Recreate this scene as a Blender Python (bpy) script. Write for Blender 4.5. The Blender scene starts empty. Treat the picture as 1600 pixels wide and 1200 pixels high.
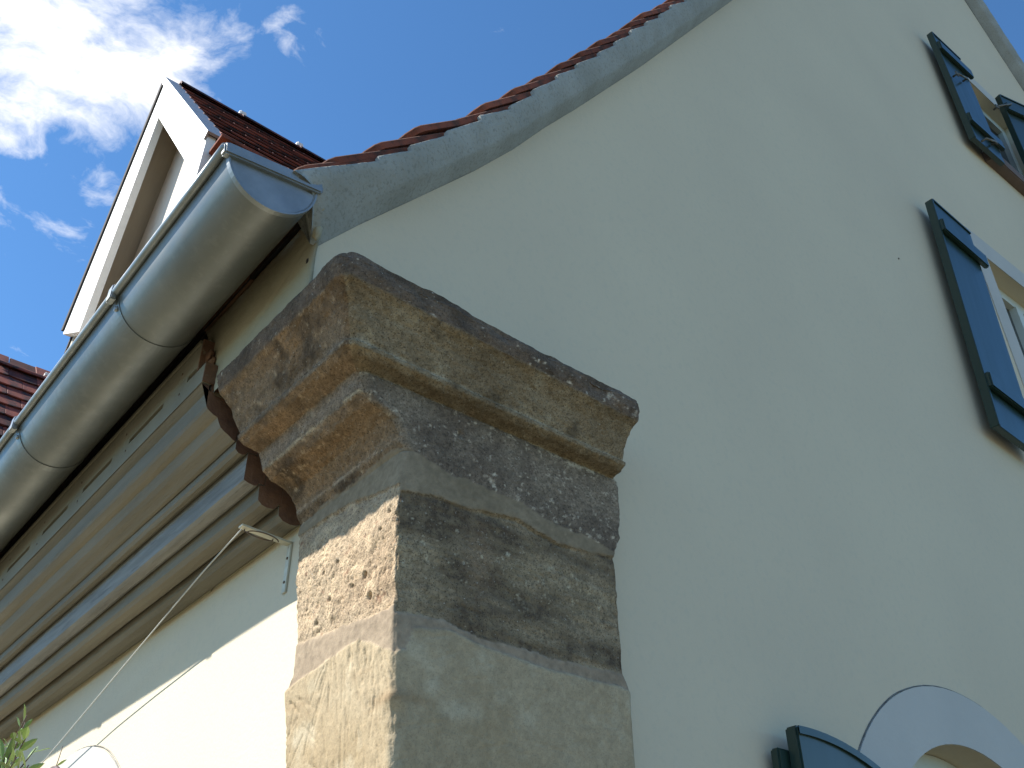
import bpy, bmesh, math, random
import numpy as np
from mathutils import Vector, Matrix, noise as mnoise
from mathutils.geometry import tessellate_polygon

random.seed(7)
SC = bpy.context.scene
COL = SC.collection

# ------------------------------------------------------------------ camera
cam_d = bpy.data.cameras.new('camera')
cam = bpy.data.objects.new('camera', cam_d); COL.objects.link(cam); SC.camera = cam
cam_d.sensor_width = 36.0; cam_d.lens = 1580.0 / 1600.0 * 36.0
cam_d.clip_start = 0.05; cam_d.clip_end = 2000
yaw, pit, rol = (math.radians(a) for a in (39.4, 35.4, -0.4))
fw = Vector((math.sin(yaw)*math.cos(pit), math.cos(yaw)*math.cos(pit), math.sin(pit)))
rt = Vector((math.cos(yaw), -math.sin(yaw), 0)); up = rt.cross(fw)
r2 = rt*math.cos(rol) + up*math.sin(rol); u2 = -rt*math.sin(rol) + up*math.cos(rol)
CAM = Vector((-0.7750, -1.2253, 1.6))
cam.matrix_world = Matrix(((r2.x, u2.x, -fw.x, CAM.x), (r2.y, u2.y, -fw.y, CAM.y), (r2.z, u2.z, -fw.z, CAM.z), (0, 0, 0, 1)))

# ------------------------------------------------------------------ sun and sky
SUN = Vector((-0.43, 0.312, 0.525)).normalized()          # towards the sun
sun_d = bpy.data.lights.new('sun', 'SUN'); sun_d.energy = 5.0; sun_d.angle = math.radians(0.53); sun_d.color = (1.0, 0.965, 0.90)
sun = bpy.data.objects.new('sun', sun_d); COL.objects.link(sun)
sun.rotation_euler = SUN.to_track_quat('Z', 'Y').to_euler(); sun.location = (-20, 18, 26)
W = bpy.data.worlds.new('World'); SC.world = W; W.use_nodes = True
wn = W.node_tree.nodes; wl = W.node_tree.links; wn.clear()

def nd(tree, typ, **kw):
    n = tree.nodes.new(typ)
    for k, v in kw.items():
        if k.startswith('_'): setattr(n, k[1:], v)
        else: n.inputs[k.replace('__', ' ')].default_value = v
    return n
T = W.node_tree
sky = nd(T, 'ShaderNodeTexSky', _sky_type='NISHITA', _sun_disc=False, _sun_elevation=math.asin(SUN.z),
         _sun_rotation=math.atan2(SUN.x, SUN.y), _air_density=1.0, _dust_density=0.15, _ozone_density=3.5, _altitude=300)
tc = nd(T, 'ShaderNodeTexCoord')
sep = nd(T, 'ShaderNodeSeparateXYZ'); wl.new(tc.outputs['Generated'], sep.inputs[0])
mz = nd(T, 'ShaderNodeMath', _operation='MAXIMUM'); wl.new(sep.outputs['Z'], mz.inputs[0]); mz.inputs[1].default_value = 0.06
comb = nd(T, 'ShaderNodeCombineXYZ')
for i, a in enumerate('XY'):
    dv = nd(T, 'ShaderNodeMath', _operation='DIVIDE'); wl.new(sep.outputs[a], dv.inputs[0]); wl.new(mz.outputs[0], dv.inputs[1]); wl.new(dv.outputs[0], comb.inputs[i])
# cloud banks lie on a layer overhead; (x, y) on that layer, radius, strength
def wmath(op, a, b=None, c=None, clamp=False):
    n = T.nodes.new('ShaderNodeMath'); n.operation = op; n.use_clamp = clamp
    for i, v in enumerate((a, b, c)):
        if v is None: continue
        if isinstance(v, (int, float)): n.inputs[i].default_value = v
        else: wl.new(v, n.inputs[i])
    return n.outputs[0]
wp = nd(T, 'ShaderNodeTexNoise', Scale=5.0, Detail=4.0); wl.new(comb.outputs[0], wp.inputs['Vector'])
wpo = nd(T, 'ShaderNodeVectorMath', _operation='MULTIPLY_ADD'); wl.new(wp.outputs['Color'], wpo.inputs[0]); wpo.inputs[1].default_value = (0.14, 0.14, 0); wl.new(comb.outputs[0], wpo.inputs[2])
n1 = nd(T, 'ShaderNodeTexNoise', Scale=9.0, Detail=9.0, Roughness=0.62); wl.new(wpo.outputs[0], n1.inputs['Vector'])
BANKS = [(0.05, 0.87, 0.165, 1.0), (0.165, 0.85, 0.070, 0.72), (-0.02, 1.0, 0.12, 0.9), (0.11, 1.11, 0.14, 0.36), (0.268, 0.695, 0.036, 0.44), (-0.25, 0.80, 0.28, 1.0),
         (-1.1, 1.4, 0.5, 0.8), (3.9, -3.0, 0.8, 0.8), (-0.9, -1.3, 0.5, 0.75), (0.4, -2.0, 0.7, 0.8), (2.6, 1.0, 0.6, 0.7), (-2.4, -0.4, 0.8, 0.75)]
tot = None
for (bx, by, br, bs) in BANKS:
    dn = nd(T, 'ShaderNodeVectorMath', _operation='DISTANCE'); wl.new(comb.outputs[0], dn.inputs[0]); dn.inputs[1].default_value = (bx, by, 0)
    g = wmath('SUBTRACT', 1.0, wmath('DIVIDE', dn.outputs['Value'], br * 1.5), clamp=True)
    g = wmath('MULTIPLY', wmath('SMOOTH_MIN', wmath('MULTIPLY', g, 2.0), 1.0, 0.3), bs)
    tot = g if tot is None else wmath('MAXIMUM', tot, g)
den = wmath('MULTIPLY_ADD', wmath('SUBTRACT', n1.outputs['Fac'], 0.53), 2.6, wmath('SUBTRACT', wmath('MULTIPLY', tot, 1.0), 0.32))
den = wmath('MULTIPLY', den, 1.35, clamp=True)
den = wmath('POWER', den, 1.2)
skc = nd(T, 'ShaderNodeMix', _data_type='RGBA', _blend_type='MULTIPLY', Factor=1.0); wl.new(sky.outputs[0], skc.inputs['A']); skc.inputs['B'].default_value = (0.88, 1.33, 1.57, 1)
mix = nd(T, 'ShaderNodeMix', _data_type='RGBA'); wl.new(den, mix.inputs['Factor']); wl.new(skc.outputs['Result'], mix.inputs['A']); mix.inputs['B'].default_value = (9.6, 9.6, 9.7, 1)
bg = nd(T, 'ShaderNodeBackground', Strength=0.072); wl.new(mix.outputs['Result'], bg.inputs['Color'])
wo = nd(T, 'ShaderNodeOutputWorld'); wl.new(bg.outputs[0], wo.inputs[0])
SC.view_settings.view_transform = 'Standard'; SC.view_settings.look = 'None'
SC.view_settings.exposure = 0.92; SC.view_settings.gamma = 1; SC.view_settings.use_curve_mapping = False
SC.render.engine = 'CYCLES'
SC.render.resolution_x = 1024; SC.render.resolution_y = 768

# ------------------------------------------------------------------ helpers
def _hash(ix, iy, iz, seed):
    h = (ix.astype(np.int64)*374761393 + iy.astype(np.int64)*668265263 + iz.astype(np.int64)*2147483647 + seed*1274126177) & 0xffffffff
    h = ((h ^ (h >> 13)) * 1274126177) & 0xffffffff
    h = ((h ^ (h >> 16)) * 2246822519) & 0xffffffff
    return ((h ^ (h >> 15)) & 0xffffff) / float(0xffffff)
def vnoise(p, seed=0):
    p = np.asarray(p, float); f = np.floor(p); d = p - f; d = d*d*(3-2*d)
    i = f.astype(np.int64); out = 0
    for a in (0, 1):
        for b in (0, 1):
            for c in (0, 1):
                w = (d[..., 0] if a else 1-d[..., 0])*(d[..., 1] if b else 1-d[..., 1])*(d[..., 2] if c else 1-d[..., 2])
                out = out + w*_hash(i[..., 0]+a, i[..., 1]+b, i[..., 2]+c, seed)
    return out
def fbm(p, seed=0, oct=4, gain=0.5):
    p = np.asarray(p, float); s = 0; a = 1; t = 0
    for o in range(oct):
        s = s + a*(vnoise(p*(2.03**o)+o*17.3, seed+o)-0.5); t += a; a *= gain
    return s/t*2            # about -1..1
def fb1(x, y, z, seed=0, oct=3): return mnoise.fractal(Vector((x+seed*7.13, y-seed*3.7, z+seed*1.9)), 1.0, 2.03, oct)*.9

MATS = {}
def mat(name, col, rough=0.8, metal=0.0, var=None, vscale=6.0, vdetail=6.0, bump=0.0, bscale=60.0, bdetail=4.0, spec=0.5, attr=None,
        speck=None, speck_scale=220, speck_amt=0.5, stretch=None, coat=0.0, wear=None, wear_scale=8.0, wear_lo=0.62, wear_w=0.08, vary_obj=0.0, rvar=0.0, bump_dist=0.004):
    m = bpy.data.materials.new(name); m.use_nodes = True; t = m.node_tree; L = t.links
    b = t.nodes['Principled BSDF']; b.inputs['Roughness'].default_value = rough; b.inputs['Metallic'].default_value = metal
    b.inputs['Specular IOR Level'].default_value = spec
    if coat: b.inputs['Coat Weight'].default_value = coat; b.inputs['Coat Roughness'].default_value = 0.12
    c = t.nodes.new('ShaderNodeTexCoord').outputs['Object']
    if stretch:
        mp = t.nodes.new('ShaderNodeMapping'); mp.inputs['Scale'].default_value = stretch; L.new(c, mp.inputs['Vector']); cs = mp.outputs[0]
    else: cs = c
    def noise(sc, de, src, ro=0.55):
        n = t.nodes.new('ShaderNodeTexNoise'); n.inputs['Scale'].default_value = sc; n.inputs['Detail'].default_value = de; n.inputs['Roughness'].default_value = ro
        L.new(src, n.inputs['Vector']); return n.outputs['Fac']
    def mixc(f, a, bb, mode='MIX'):
        x = t.nodes.new('ShaderNodeMix'); x.data_type = 'RGBA'; x.blend_type = mode
        for v, k in ((f, 'Factor'), (a, 'A'), (bb, 'B')):
            if isinstance(v, (int, float)): x.inputs[k].default_value = v
            elif isinstance(v, tuple): x.inputs[k].default_value = (*v, 1) if len(v) == 3 else v
            else: L.new(v, x.inputs[k])
        return x.outputs['Result']
    def ramp(f, lo, hi):
        r = t.nodes.new('ShaderNodeMapRange'); r.inputs['From Min'].default_value = lo; r.inputs['From Max'].default_value = hi; L.new(f, r.inputs['Value']); return r.outputs[0]
    if attr:
        a = t.nodes.new('ShaderNodeAttribute'); a.attribute_name = attr; base = a.outputs['Color']
    else:
        base = mixc(1.0, tuple(col), (1, 1, 1), 'MULTIPLY')
    if var: base = mixc(ramp(noise(vscale, vdetail, cs), 0.35, 0.68), base, tuple(var))
    if speck: base = mixc(mixf(t, ramp(noise(speck_scale, 3, c, 0.7), 0.52, 0.66), speck_amt), base, tuple(speck))
    if wear: base = mixc(ramp(noise(wear_scale, 9, cs, 0.65), wear_lo, wear_lo+wear_w), base, tuple(wear))
    if vary_obj:
        oi = t.nodes.new('ShaderNodeObjectInfo'); mr = t.nodes.new('ShaderNodeMapRange'); L.new(oi.outputs['Random'], mr.inputs['Value'])
        mr.inputs['To Min'].default_value = 1-vary_obj; mr.inputs['To Max'].default_value = 1+vary_obj
        cc = t.nodes.new('ShaderNodeCombineColor'); [L.new(mr.outputs[0], cc.inputs[i]) for i in range(3)]
        base = mixc(1.0, base, cc.outputs[0], 'MULTIPLY')
    L.new(base, b.inputs['Base Color'])
    if rvar:
        mr = t.nodes.new('ShaderNodeMapRange'); L.new(noise(vscale*1.7, 6, cs), mr.inputs['Value']); mr.inputs['From Min'].default_value = .3; mr.inputs['From Max'].default_value = .7
        mr.inputs['To Min'].default_value = rough-rvar; mr.inputs['To Max'].default_value = rough+rvar; L.new(mr.outputs[0], b.inputs['Roughness'])
    if bump:
        bp = t.nodes.new('ShaderNodeBump'); bp.inputs['Strength'].default_value = bump; bp.inputs['Distance'].default_value = bump_dist
        L.new(noise(bscale, bdetail, cs, 0.6), bp.inputs['Height']); L.new(bp.outputs[0], b.inputs['Normal'])
    MATS[name] = m; return m
def mixf(t, sock, amt):
    n = t.nodes.new('ShaderNodeMath'); n.operation = 'MULTIPLY'; t.links.new(sock, n.inputs[0]); n.inputs[1].default_value = amt; return n.outputs[0]

PLASTER = mat('cream_render', (0.660, 0.570, 0.415), 0.9, var=(0.615, 0.53, 0.39), vscale=1.1, vdetail=4, bump=0.3, bscale=130, bdetail=6, spec=0.2,
              speck=(0.47, 0.45, 0.36), speck_scale=55, speck_amt=0.16, bump_dist=0.003)
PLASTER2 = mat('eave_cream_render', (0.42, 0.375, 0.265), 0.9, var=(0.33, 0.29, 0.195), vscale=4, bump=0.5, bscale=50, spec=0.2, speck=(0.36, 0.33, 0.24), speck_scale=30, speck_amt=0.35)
BAND = mat('blue_grey_paint', (0.52, 0.50, 0.455), 0.85, var=(0.485, 0.47, 0.43), vscale=5, bump=0.3, bscale=90, spec=0.2)
MORTARV = mat('verge_mortar', (0.38, 0.385, 0.355), 0.95, var=(0.30, 0.30, 0.265), vscale=7, bump=0.55, bscale=85, bdetail=8, spec=0.15, speck=(0.20, 0.20, 0.17), speck_scale=130, speck_amt=0.55,
              wear=(0.22, 0.20, 0.16), wear_scale=9, wear_lo=0.66, wear_w=0.06)
STONE = mat('sandstone', (1, 1, 1), 0.93, attr='tint', bump=1.0, bscale=210, bdetail=8, spec=0.15, speck=(0.045, 0.034, 0.026), speck_scale=340, speck_amt=0.80, bump_dist=0.0034,
            wear=(0.46, 0.41, 0.33), wear_scale=190, wear_lo=0.635, wear_w=0.05)
STONE2 = mat('dressed_sandstone', (1, 1, 1), 0.93, attr='tint', bump=0.55, bscale=260, bdetail=7, spec=0.15, speck=(0.10, 0.08, 0.055), speck_scale=360, speck_amt=0.32, bump_dist=0.002)
MORTARP = mat('joint_mortar', (1, 1, 1), 0.95, attr='tint', bump=0.5, bscale=300, bdetail=6, spec=0.12, speck=(0.14, 0.12, 0.10), speck_scale=420, speck_amt=0.28, bump_dist=0.0015)
ZINC = mat('zinc', (0.215, 0.228, 0.220), 0.45, metal=0.7, var=(0.160, 0.171, 0.162), vscale=7, rvar=0.10, bump=0.06, bscale=18, stretch=(1, 0.55, 1), speck=(0.26, 0.27, 0.255), speck_scale=38, speck_amt=0.30,
           wear=(0.26, 0.235, 0.18), wear_scale=11, wear_lo=0.68, wear_w=0.12)
ZINC2 = mat('zinc_bright', (0.33, 0.35, 0.35), 0.45, metal=0.75, var=(0.25, 0.27, 0.27), vscale=20, rvar=0.08)
TILE = mat('clay_tile', (0.30, 0.085, 0.042), 0.85, var=(0.185, 0.062, 0.036), vscale=14, bump=0.3, bscale=120, spec=0.25, wear=(0.055, 0.042, 0.035), wear_scale=16, wear_lo=0.55, wear_w=0.14, vary_obj=0.35)
TILEW = mat("weathered_clay_tile", (0.28, 0.082, 0.046), 0.9, var=(0.13, 0.048, 0.034), vscale=18, bump=0.4, bscale=120, spec=0.2, wear=(0.055, 0.040, 0.032), wear_scale=17, wear_lo=0.50, wear_w=0.14, vary_obj=0.25)
TILETOP = mat('lichened_clay_tile', (0.085, 0.055, 0.042), 0.95, var=(0.16, 0.07, 0.045), vscale=12, bump=0.6, bscale=90, spec=0.15, speck=(0.035, 0.03, 0.028), speck_scale=60, speck_amt=0.6, vary_obj=0.25)
DORMT = mat('dark_clay_tile', (0.20, 0.052, 0.03), 0.75, var=(0.10, 0.03, 0.022), vscale=10, bump=0.3, bscale=90, spec=0.3, wear=(0.03, 0.022, 0.02), wear_scale=12, wear_lo=0.54, wear_w=0.1, vary_obj=0.5)
WPAINT = mat('white_paint', (0.80, 0.79, 0.75), 0.6, var=(0.74, 0.73, 0.69), vscale=6, bump=0.1, bscale=40, speck=(0.62, 0.60, 0.55), speck_scale=40, speck_amt=0.25)
DWALL = mat('warm_white_render', (0.76, 0.66, 0.56), 0.85, var=(0.72, 0.62, 0.53), vscale=5, bump=0.2, bscale=80)
SOFFITP = mat('beige_soffit_paint', (0.42, 0.37, 0.28), 0.7, var=(0.36, 0.31, 0.235), vscale=3, bump=0.15, bscale=40, stretch=(6, 1, 1))
FASC = mat('fascia_paint', (0.25, 0.225, 0.165), 0.7, var=(0.20, 0.178, 0.13), vscale=5, bump=0.4, bscale=60, spec=0.3)
CORN = mat('weathered_cornice_paint', (0.235, 0.205, 0.150), 0.70, var=(0.165, 0.142, 0.100), vscale=5, bump=0.6, bscale=70, spec=0.3, stretch=(5, 0.35, 5), speck=(0.21, 0.18, 0.13), speck_scale=70, speck_amt=0.35,
           wear=(0.20, 0.18, 0.16), wear_scale=9, wear_lo=0.63, wear_w=0.05)
CORNB = mat('peeling_skylit_cornice_paint', (0.27, 0.262, 0.235), 0.64, var=(0.17, 0.163, 0.145), vscale=11, bump=0.9, bscale=55, bdetail=9, stretch=(4, 0.4, 5), wear=(0.16, 0.15, 0.14), wear_scale=14, wear_lo=0.58, wear_w=0.05)  # peeling paint, greyed to put sky light into the upright face
BROWNW = mat('bare_brown_wood', (0.22, 0.115, 0.062), 0.85, var=(0.11, 0.052, 0.030), vscale=5, bump=0.8, bscale=60, stretch=(6, 0.5, 6), wear=(0.24, 0.19, 0.12), wear_scale=7, wear_lo=0.60, wear_w=0.1)
ENDW = mat('cut_brown_timber', (0.20, 0.105, 0.058), 0.85, var=(0.10, 0.05, 0.03), vscale=18, bump=0.7, bscale=90)
DARKW = mat('dark_boards_and_shade', (0.035, 0.026, 0.02), 0.9, var=(0.02, 0.015, 0.012), vscale=4, bump=0.5, bscale=40)  # near-black; also paints in the shade of slots, recess, hole and room
GREEN = mat('dark_green_gloss', (0.012, 0.030, 0.021), 0.32, var=(0.016, 0.038, 0.028), vscale=5, rvar=0.06, bump=0.12, bscale=16, stretch=(1, 1, 0.12), spec=0.6, coat=0.18)
IRON = mat('dull_iron', (0.22, 0.21, 0.18), 0.55, metal=0.6, var=(0.12, 0.10, 0.08), vscale=30)
GLASS = mat('dark_window_glass', (0.02, 0.024, 0.026), 0.05, spec=0.9)
FRAMEW = mat('window_frame_paint', (0.62, 0.66, 0.60), 0.5, var=(0.56, 0.60, 0.55), vscale=9)
SILLM = mat('brown_sill_stone', (0.17, 0.12, 0.10), 0.85, var=(0.12, 0.09, 0.075), vscale=14, bump=0.4)
BRKT = mat('cream_painted_steel', (0.62, 0.60, 0.48), 0.5, var=(0.50, 0.47, 0.36), vscale=40, wear=(0.22, 0.14, 0.08), wear_scale=70, wear_lo=0.66, wear_w=0.05)
ROPEM = mat('pale_rope', (0.52, 0.52, 0.48), 0.9, var=(0.40, 0.40, 0.36), vscale=300)
WIREM = mat('brown_wire', (0.14, 0.09, 0.06), 0.6, var=(0.09, 0.06, 0.04), vscale=60)
LEAFM = mat('olive_green_leaf', (0.19, 0.30, 0.065), 0.42, var=(0.28, 0.38, 0.13), vscale=30, vary_obj=0.4, spec=0.5)
TWIG = mat('purple_brown_twig', (0.07, 0.035, 0.045), 0.7, var=(0.10, 0.07, 0.05), vscale=30)
GROUNDM = mat('pale_paving', (0.145, 0.125, 0.080), 0.9, var=(0.105, 0.10, 0.06), vscale=0.5, bump=0.3, bscale=20)

def tag(o, label=None, cat=None, group=None, kind=None):
    for k, v in (('label', label), ('category', cat), ('group', group), ('kind', kind)):
        if v: o[k] = v
    return o
def empty(name, loc=(0, 0, 0), parent=None):
    o = bpy.data.objects.new(name, None); o.empty_display_size = 0.1; COL.objects.link(o); o.location = loc
    if parent: o.parent = parent
    return o
def add(name, me, m, parent=None, smooth=False):
    if m and len(me.materials) == 0:
        for mm in (m if isinstance(m, (list, tuple)) else [m]): me.materials.append(mm)
    if smooth: me.polygons.foreach_set('use_smooth', [True]*len(me.polygons))
    o = bpy.data.objects.new(name, me); COL.objects.link(o)
    if parent: o.parent = parent
    return o
def mesh(name, V, F):
    me = bpy.data.meshes.new(name); me.from_pydata([tuple(map(float, v)) for v in V], [], [tuple(f) for f in F]); me.update(); return me
def box_vf(x0, x1, y0, y1, z0, z1):
    V = [(x, y, z) for x in (x0, x1) for y in (y0, y1) for z in (z0, z1)]
    F = [(0, 1, 3, 2), (4, 6, 7, 5), (0, 4, 5, 1), (2, 3, 7, 6), (0, 2, 6, 4), (1, 5, 7, 3)]
    return V, F
def boxes(name, bs, m, parent=None, bevel=0.0):
    V = []; F = []
    for b in bs:
        v, f = box_vf(*b); o = len(V); V += v; F += [tuple(i+o for i in q) for q in f]
    me = mesh(name, V, F)
    if bevel:
        bm = bmesh.new(); bm.from_mesh(me); bmesh.ops.bevel(bm, geom=bm.edges[:], offset=bevel, segments=2, affect='EDGES'); bm.to_mesh(me); bm.free()
    return add(name, me, m, parent)
def prism(name, sec, a, b, axis, m, parent=None, jitter=None, n=1, smooth=False, seed=0, endm=None):
    """closed 2-D section (list of (u, v)) swept from a to b along axis x / y; u, v are the other two axes in xyz order"""
    V = []; F = []; k = len(sec)
    for j in range(n+1):
        s = a+(b-a)*j/n
        for i, (u, v) in enumerate(sec):
            du = dv = 0
            if jitter:
                du = jitter*fb1(u*30, s*3.0, v*30, seed, 3); dv = jitter*fb1(u*30+50, s*3.0, v*30, seed+5, 3)
            V.append((u+du, s, v+dv) if axis == 'y' else (s, u+du, v+dv) if axis == 'x' else (u+du, v+dv, s))
    for j in range(n):
        for i in range(k): F.append((j*k+i, j*k+(i+1) % k, (j+1)*k+(i+1) % k, (j+1)*k+i))
    tri = tessellate_polygon([[Vector((u, v, 0)) for u, v in sec]])
    F += [tuple(t) for t in tri] + [tuple(n*k+i for i in reversed(t)) for t in tri]
    me = mesh(name, V, F)
    bm = bmesh.new(); bm.from_mesh(me); bmesh.ops.recalc_face_normals(bm, faces=bm.faces[:]); bm.to_mesh(me); bm.free()
    o = add(name, me, m, parent, smooth)
    if endm:
        me.materials.append(endm)
        for p in me.polygons:
            if len(p.vertices) == 3: p.material_index = 1
    return o
def wall_with_holes(name, outer, holes, depth, m, parent=None, xf=None):
    """flat wall in (u, v) with openings, extruded by depth; xf maps (u, v, w) to the world, w = 0..depth going inwards"""
    polys = [[Vector((u, v, 0)) for u, v in outer]] + [[Vector((u, v, 0)) for u, v in h] for h in holes]
    tri = tessellate_polygon(polys); flat = [p for q in polys for p in q]; n = len(flat)
    V = [xf(p.x, p.y, 0) for p in flat] + [xf(p.x, p.y, depth) for p in flat]
    F = [tuple(t) for t in tri] + [tuple(n+i for i in reversed(t)) for t in tri]
    o = 0
    for q in polys:
        k = len(q)
        for i in range(k): F.append((o+i, o+(i+1) % k, n+o+(i+1) % k, n+o+i))
        o += k
    me = mesh(name, V, F)
    bm = bmesh.new(); bm.from_mesh(me); bmesh.ops.recalc_face_normals(bm, faces=bm.faces[:]); bm.to_mesh(me); bm.free()
    return add(name, me, m, parent)
def tube(name, pts, r, m, parent=None, seg=8, cyclic=False, taper=1.0):
    P = [Vector(p) for p in pts]; V = []; F = []; n = len(P)
    for i, p in enumerate(P):
        if cyclic: t = (P[(i+1) % n]-P[i-1]).normalized()
        else: t = (P[min(i+1, n-1)]-P[max(i-1, 0)]).normalized()
        a = t.cross(Vector((0, 0, 1)));  a = a if a.length > 1e-3 else t.cross(Vector((1, 0, 0))); a.normalize(); b = t.cross(a)
        rr = r*(1+(taper-1)*i/max(1, n-1))
        for k in range(seg):
            an = 2*math.pi*k/seg; V.append(p+a*rr*math.cos(an)+b*rr*math.sin(an))
    for i in range(n if cyclic else n-1):
        j = (i+1) % n
        for k in range(seg): F.append((i*seg+k, i*seg+(k+1) % seg, j*seg+(k+1) % seg, j*seg+k))
    if not cyclic:
        F.append(tuple(reversed(range(seg)))); F.append(tuple((n-1)*seg+k for k in range(seg)))
    return add(name, mesh(name, V, F), m, parent, True)
def arcpts(cx, cz, R, a0, a1, n):
    return [(cx+R*math.cos(math.radians(a0+(a1-a0)*i/n)), cz+R*math.sin(math.radians(a0+(a1-a0)*i/n))) for i in range(n+1)]

# ------------------------------------------------------------------ ground
gr = add('ground', mesh('ground', [(-400, -400, 0), (400, -400, 0), (400, 400, 0), (-400, 400, 0)], [(0, 1, 2, 3)]), GROUNDM); gr['kind'] = 'structure'

# ------------------------------------------------------------------ the house
YG, XE = 0.04, 0.03          # gable wall plane, eave wall plane
RX, RZ = 3.9, 8.87           # ridge
house = tag(empty('house', (0, 0, 0)), 'cream rendered house with sandstone corner pillar, moulded eave and red tiled roof', 'house')
VL = [(-0.191, 2.867), (-0.113, 2.968), (0.012, 3.121), (0.157, 3.300), (0.269, 3.449), (0.375, 3.606), (0.493, 3.770), (0.781, 4.185), (1.394, 5.107), (RX-0.02, RZ-0.03)]
VR = [(2*RX-x, z) for x, z in reversed(VL[:-1])]
outer = [(-0.19, 2.745)] + VL + VR + [(2*RX+0.19, 2.55), (7.77, 2.55), (7.77, 0), (0.03, 0), (0.03, 2.745)]
def arch_hole(cx, R, zc, z0, n=28): return [(cx-R, z0)] + [(cx+R, z0)] + arcpts(cx, zc, R, 0, 180, n)
w1h = arch_hole(1.70, 0.45, 1.856, 1.05)
w3h = [(3.035, 3.50), (3.80, 3.50), (3.80, 4.693), (3.035, 4.693)]
w2h = [(3.64, 5.74), (4.34, 5.74), (4.34, 6.57), (3.64, 6.57)]
wall_with_holes('gable_wall', outer, [w1h, w3h, w2h], 0.24, PLASTER, house, lambda u, v, w: (u, YG+w, v))
# painted bands round the openings (3 mm of paint and fine render, proud of the wall)
def ring(name, oc, ic, m, xf, t=0.004):
    n = len(oc); V = [xf(u, v, -t) for u, v in oc]+[xf(u, v, -t) for u, v in ic]+[xf(u, v, 0.0005) for u, v in oc]+[xf(u, v, 0.0005) for u, v in ic]
    F = []
    for i in range(n-1):
        F += [(i, i+1, n+i+1, n+i), (i, 2*n+i, 2*n+i+1, i+1), (n+i, n+i+1, 3*n+i+1, 3*n+i)]
    return add(name, mesh(name, V, F), m, house)
gx = lambda u, v, w: (u, YG+w, v)
oc = [(1.10, 1.05)] + arcpts(1.70, 1.844, 0.60, 180, 0, 40) + [(2.30, 1.05)]
ic = [(1.25, 1.05)] + arcpts(1.70, 1.856, 0.45, 180, 0, 40) + [(2.15, 1.05)]
ring('window_surround', oc, ic, BAND, gx)
# dirty incised line round the arch band
tube('surround_outline', [(u+0.0015*fb1(u*9, v*9, 0, 3), YG-0.0002, v+0.0015*fb1(u*9, v*9, 4, 3)) for u, v in arcpts(1.70, 1.844, 0.602, 178, 2, 70)], 0.0019, IRON, house, 5)
ring('window_surround', [(2.925, 3.50), (2.925, 4.815), (3.91, 4.815), (3.91, 3.50)], [(3.035, 3.50), (3.035, 4.693), (3.80, 4.693), (3.80, 3.50)], BAND, gx)
ring('window_surround', [(3.55, 5.74), (3.55, 6.66), (4.43, 6.66), (4.43, 5.74)], [(3.64, 5.74), (3.64, 6.57), (4.34, 6.57), (4.34, 5.74)], BAND, gx)
# windows in their reveals
def window(name, x0, x1, z0, z1, y, bars=1, arch=None):
    w = empty(name, (0, 0, 0), house)
    fb = 0.055
    if arch:
        cx, R, zc = arch
        o_ = [(cx-R, z0)] + arcpts(cx, zc, R, 180, 0, 32) + [(cx+R, z0)]
        i_ = [(cx-R+fb, z0+fb)] + arcpts(cx, zc, R-fb, 180, 0, 32) + [(cx+R-fb, z0+fb)]
        n = len(o_); V = [(u, y, v) for u, v in o_]+[(u, y, v) for u, v in i_]+[(u, y+.05, v) for u, v in o_]+[(u, y+.05, v) for u, v in i_]; F = []
        for i in range(n):
            j = (i+1) % n; F += [(i, j, n+j, n+i), (i, 2*n+i, 2*n+j, j), (n+i, n+j, 3*n+j, 3*n+i)]
        add('frame', mesh('frame', V, F), FRAMEW, w)
        add('pane', mesh('pane', [(u, y+.03, v) for u, v in i_], [tuple(range(n))]), GLASS, w)
        boxes('glazing_bar', [(cx-.02, cx+.02, y-.006, y+.028, z0+fb, zc+R-fb-.002)], FRAMEW, w)
        return w
    boxes('frame', [(x0, x0+fb, y, y+.05, z0, z1), (x1-fb, x1, y, y+.05, z0, z1), (x0+fb, x1-fb, y, y+.05, z1-fb, z1), (x0+fb, x1-fb, y, y+.05, z0, z0+fb)], FRAMEW, w)
    mx = (x0+x1)/2
    boxes('glazing_bar', [(mx-.03, mx+.03, y-.006, y+.047, z0+fb+.001, z1-fb-.001)], FRAMEW, w)
    for a, b in ((x0+fb, mx-.03), (mx+.03, x1-fb)):
        boxes('pane', [(a, b, y+.028, y+.034, z0+fb, z1-fb)], GLASS, w)
    return w
window('window', 3.035, 3.80, 3.50, 4.693, YG+.075)
window('window', 3.64, 4.34, 5.74, 6.57, YG+.065)
window('arched_window', 1.25, 2.15, 1.05, 2.306, YG+.09, arch=(1.70, 0.448, 1.856))
boxes('window_sill', [(3.53, 4.45, YG-.055, YG+.064, 5.665, 5.739)], SILLM, house, 0.006)
boxes('window_sill', [(2.93, 3.90, YG-.055, YG+.074, 3.425, 3.499)], SILLM, house, 0.006)
# near-black sheets painted as the unlit room behind the panes
boxes('dark_room_sheet', [(2.9, 4.5, YG+.245, YG+.26, 3.3, 6.9), (1.1, 2.4, YG+.245, YG+.26, .9, 2.4)], DARKW, house)

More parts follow.
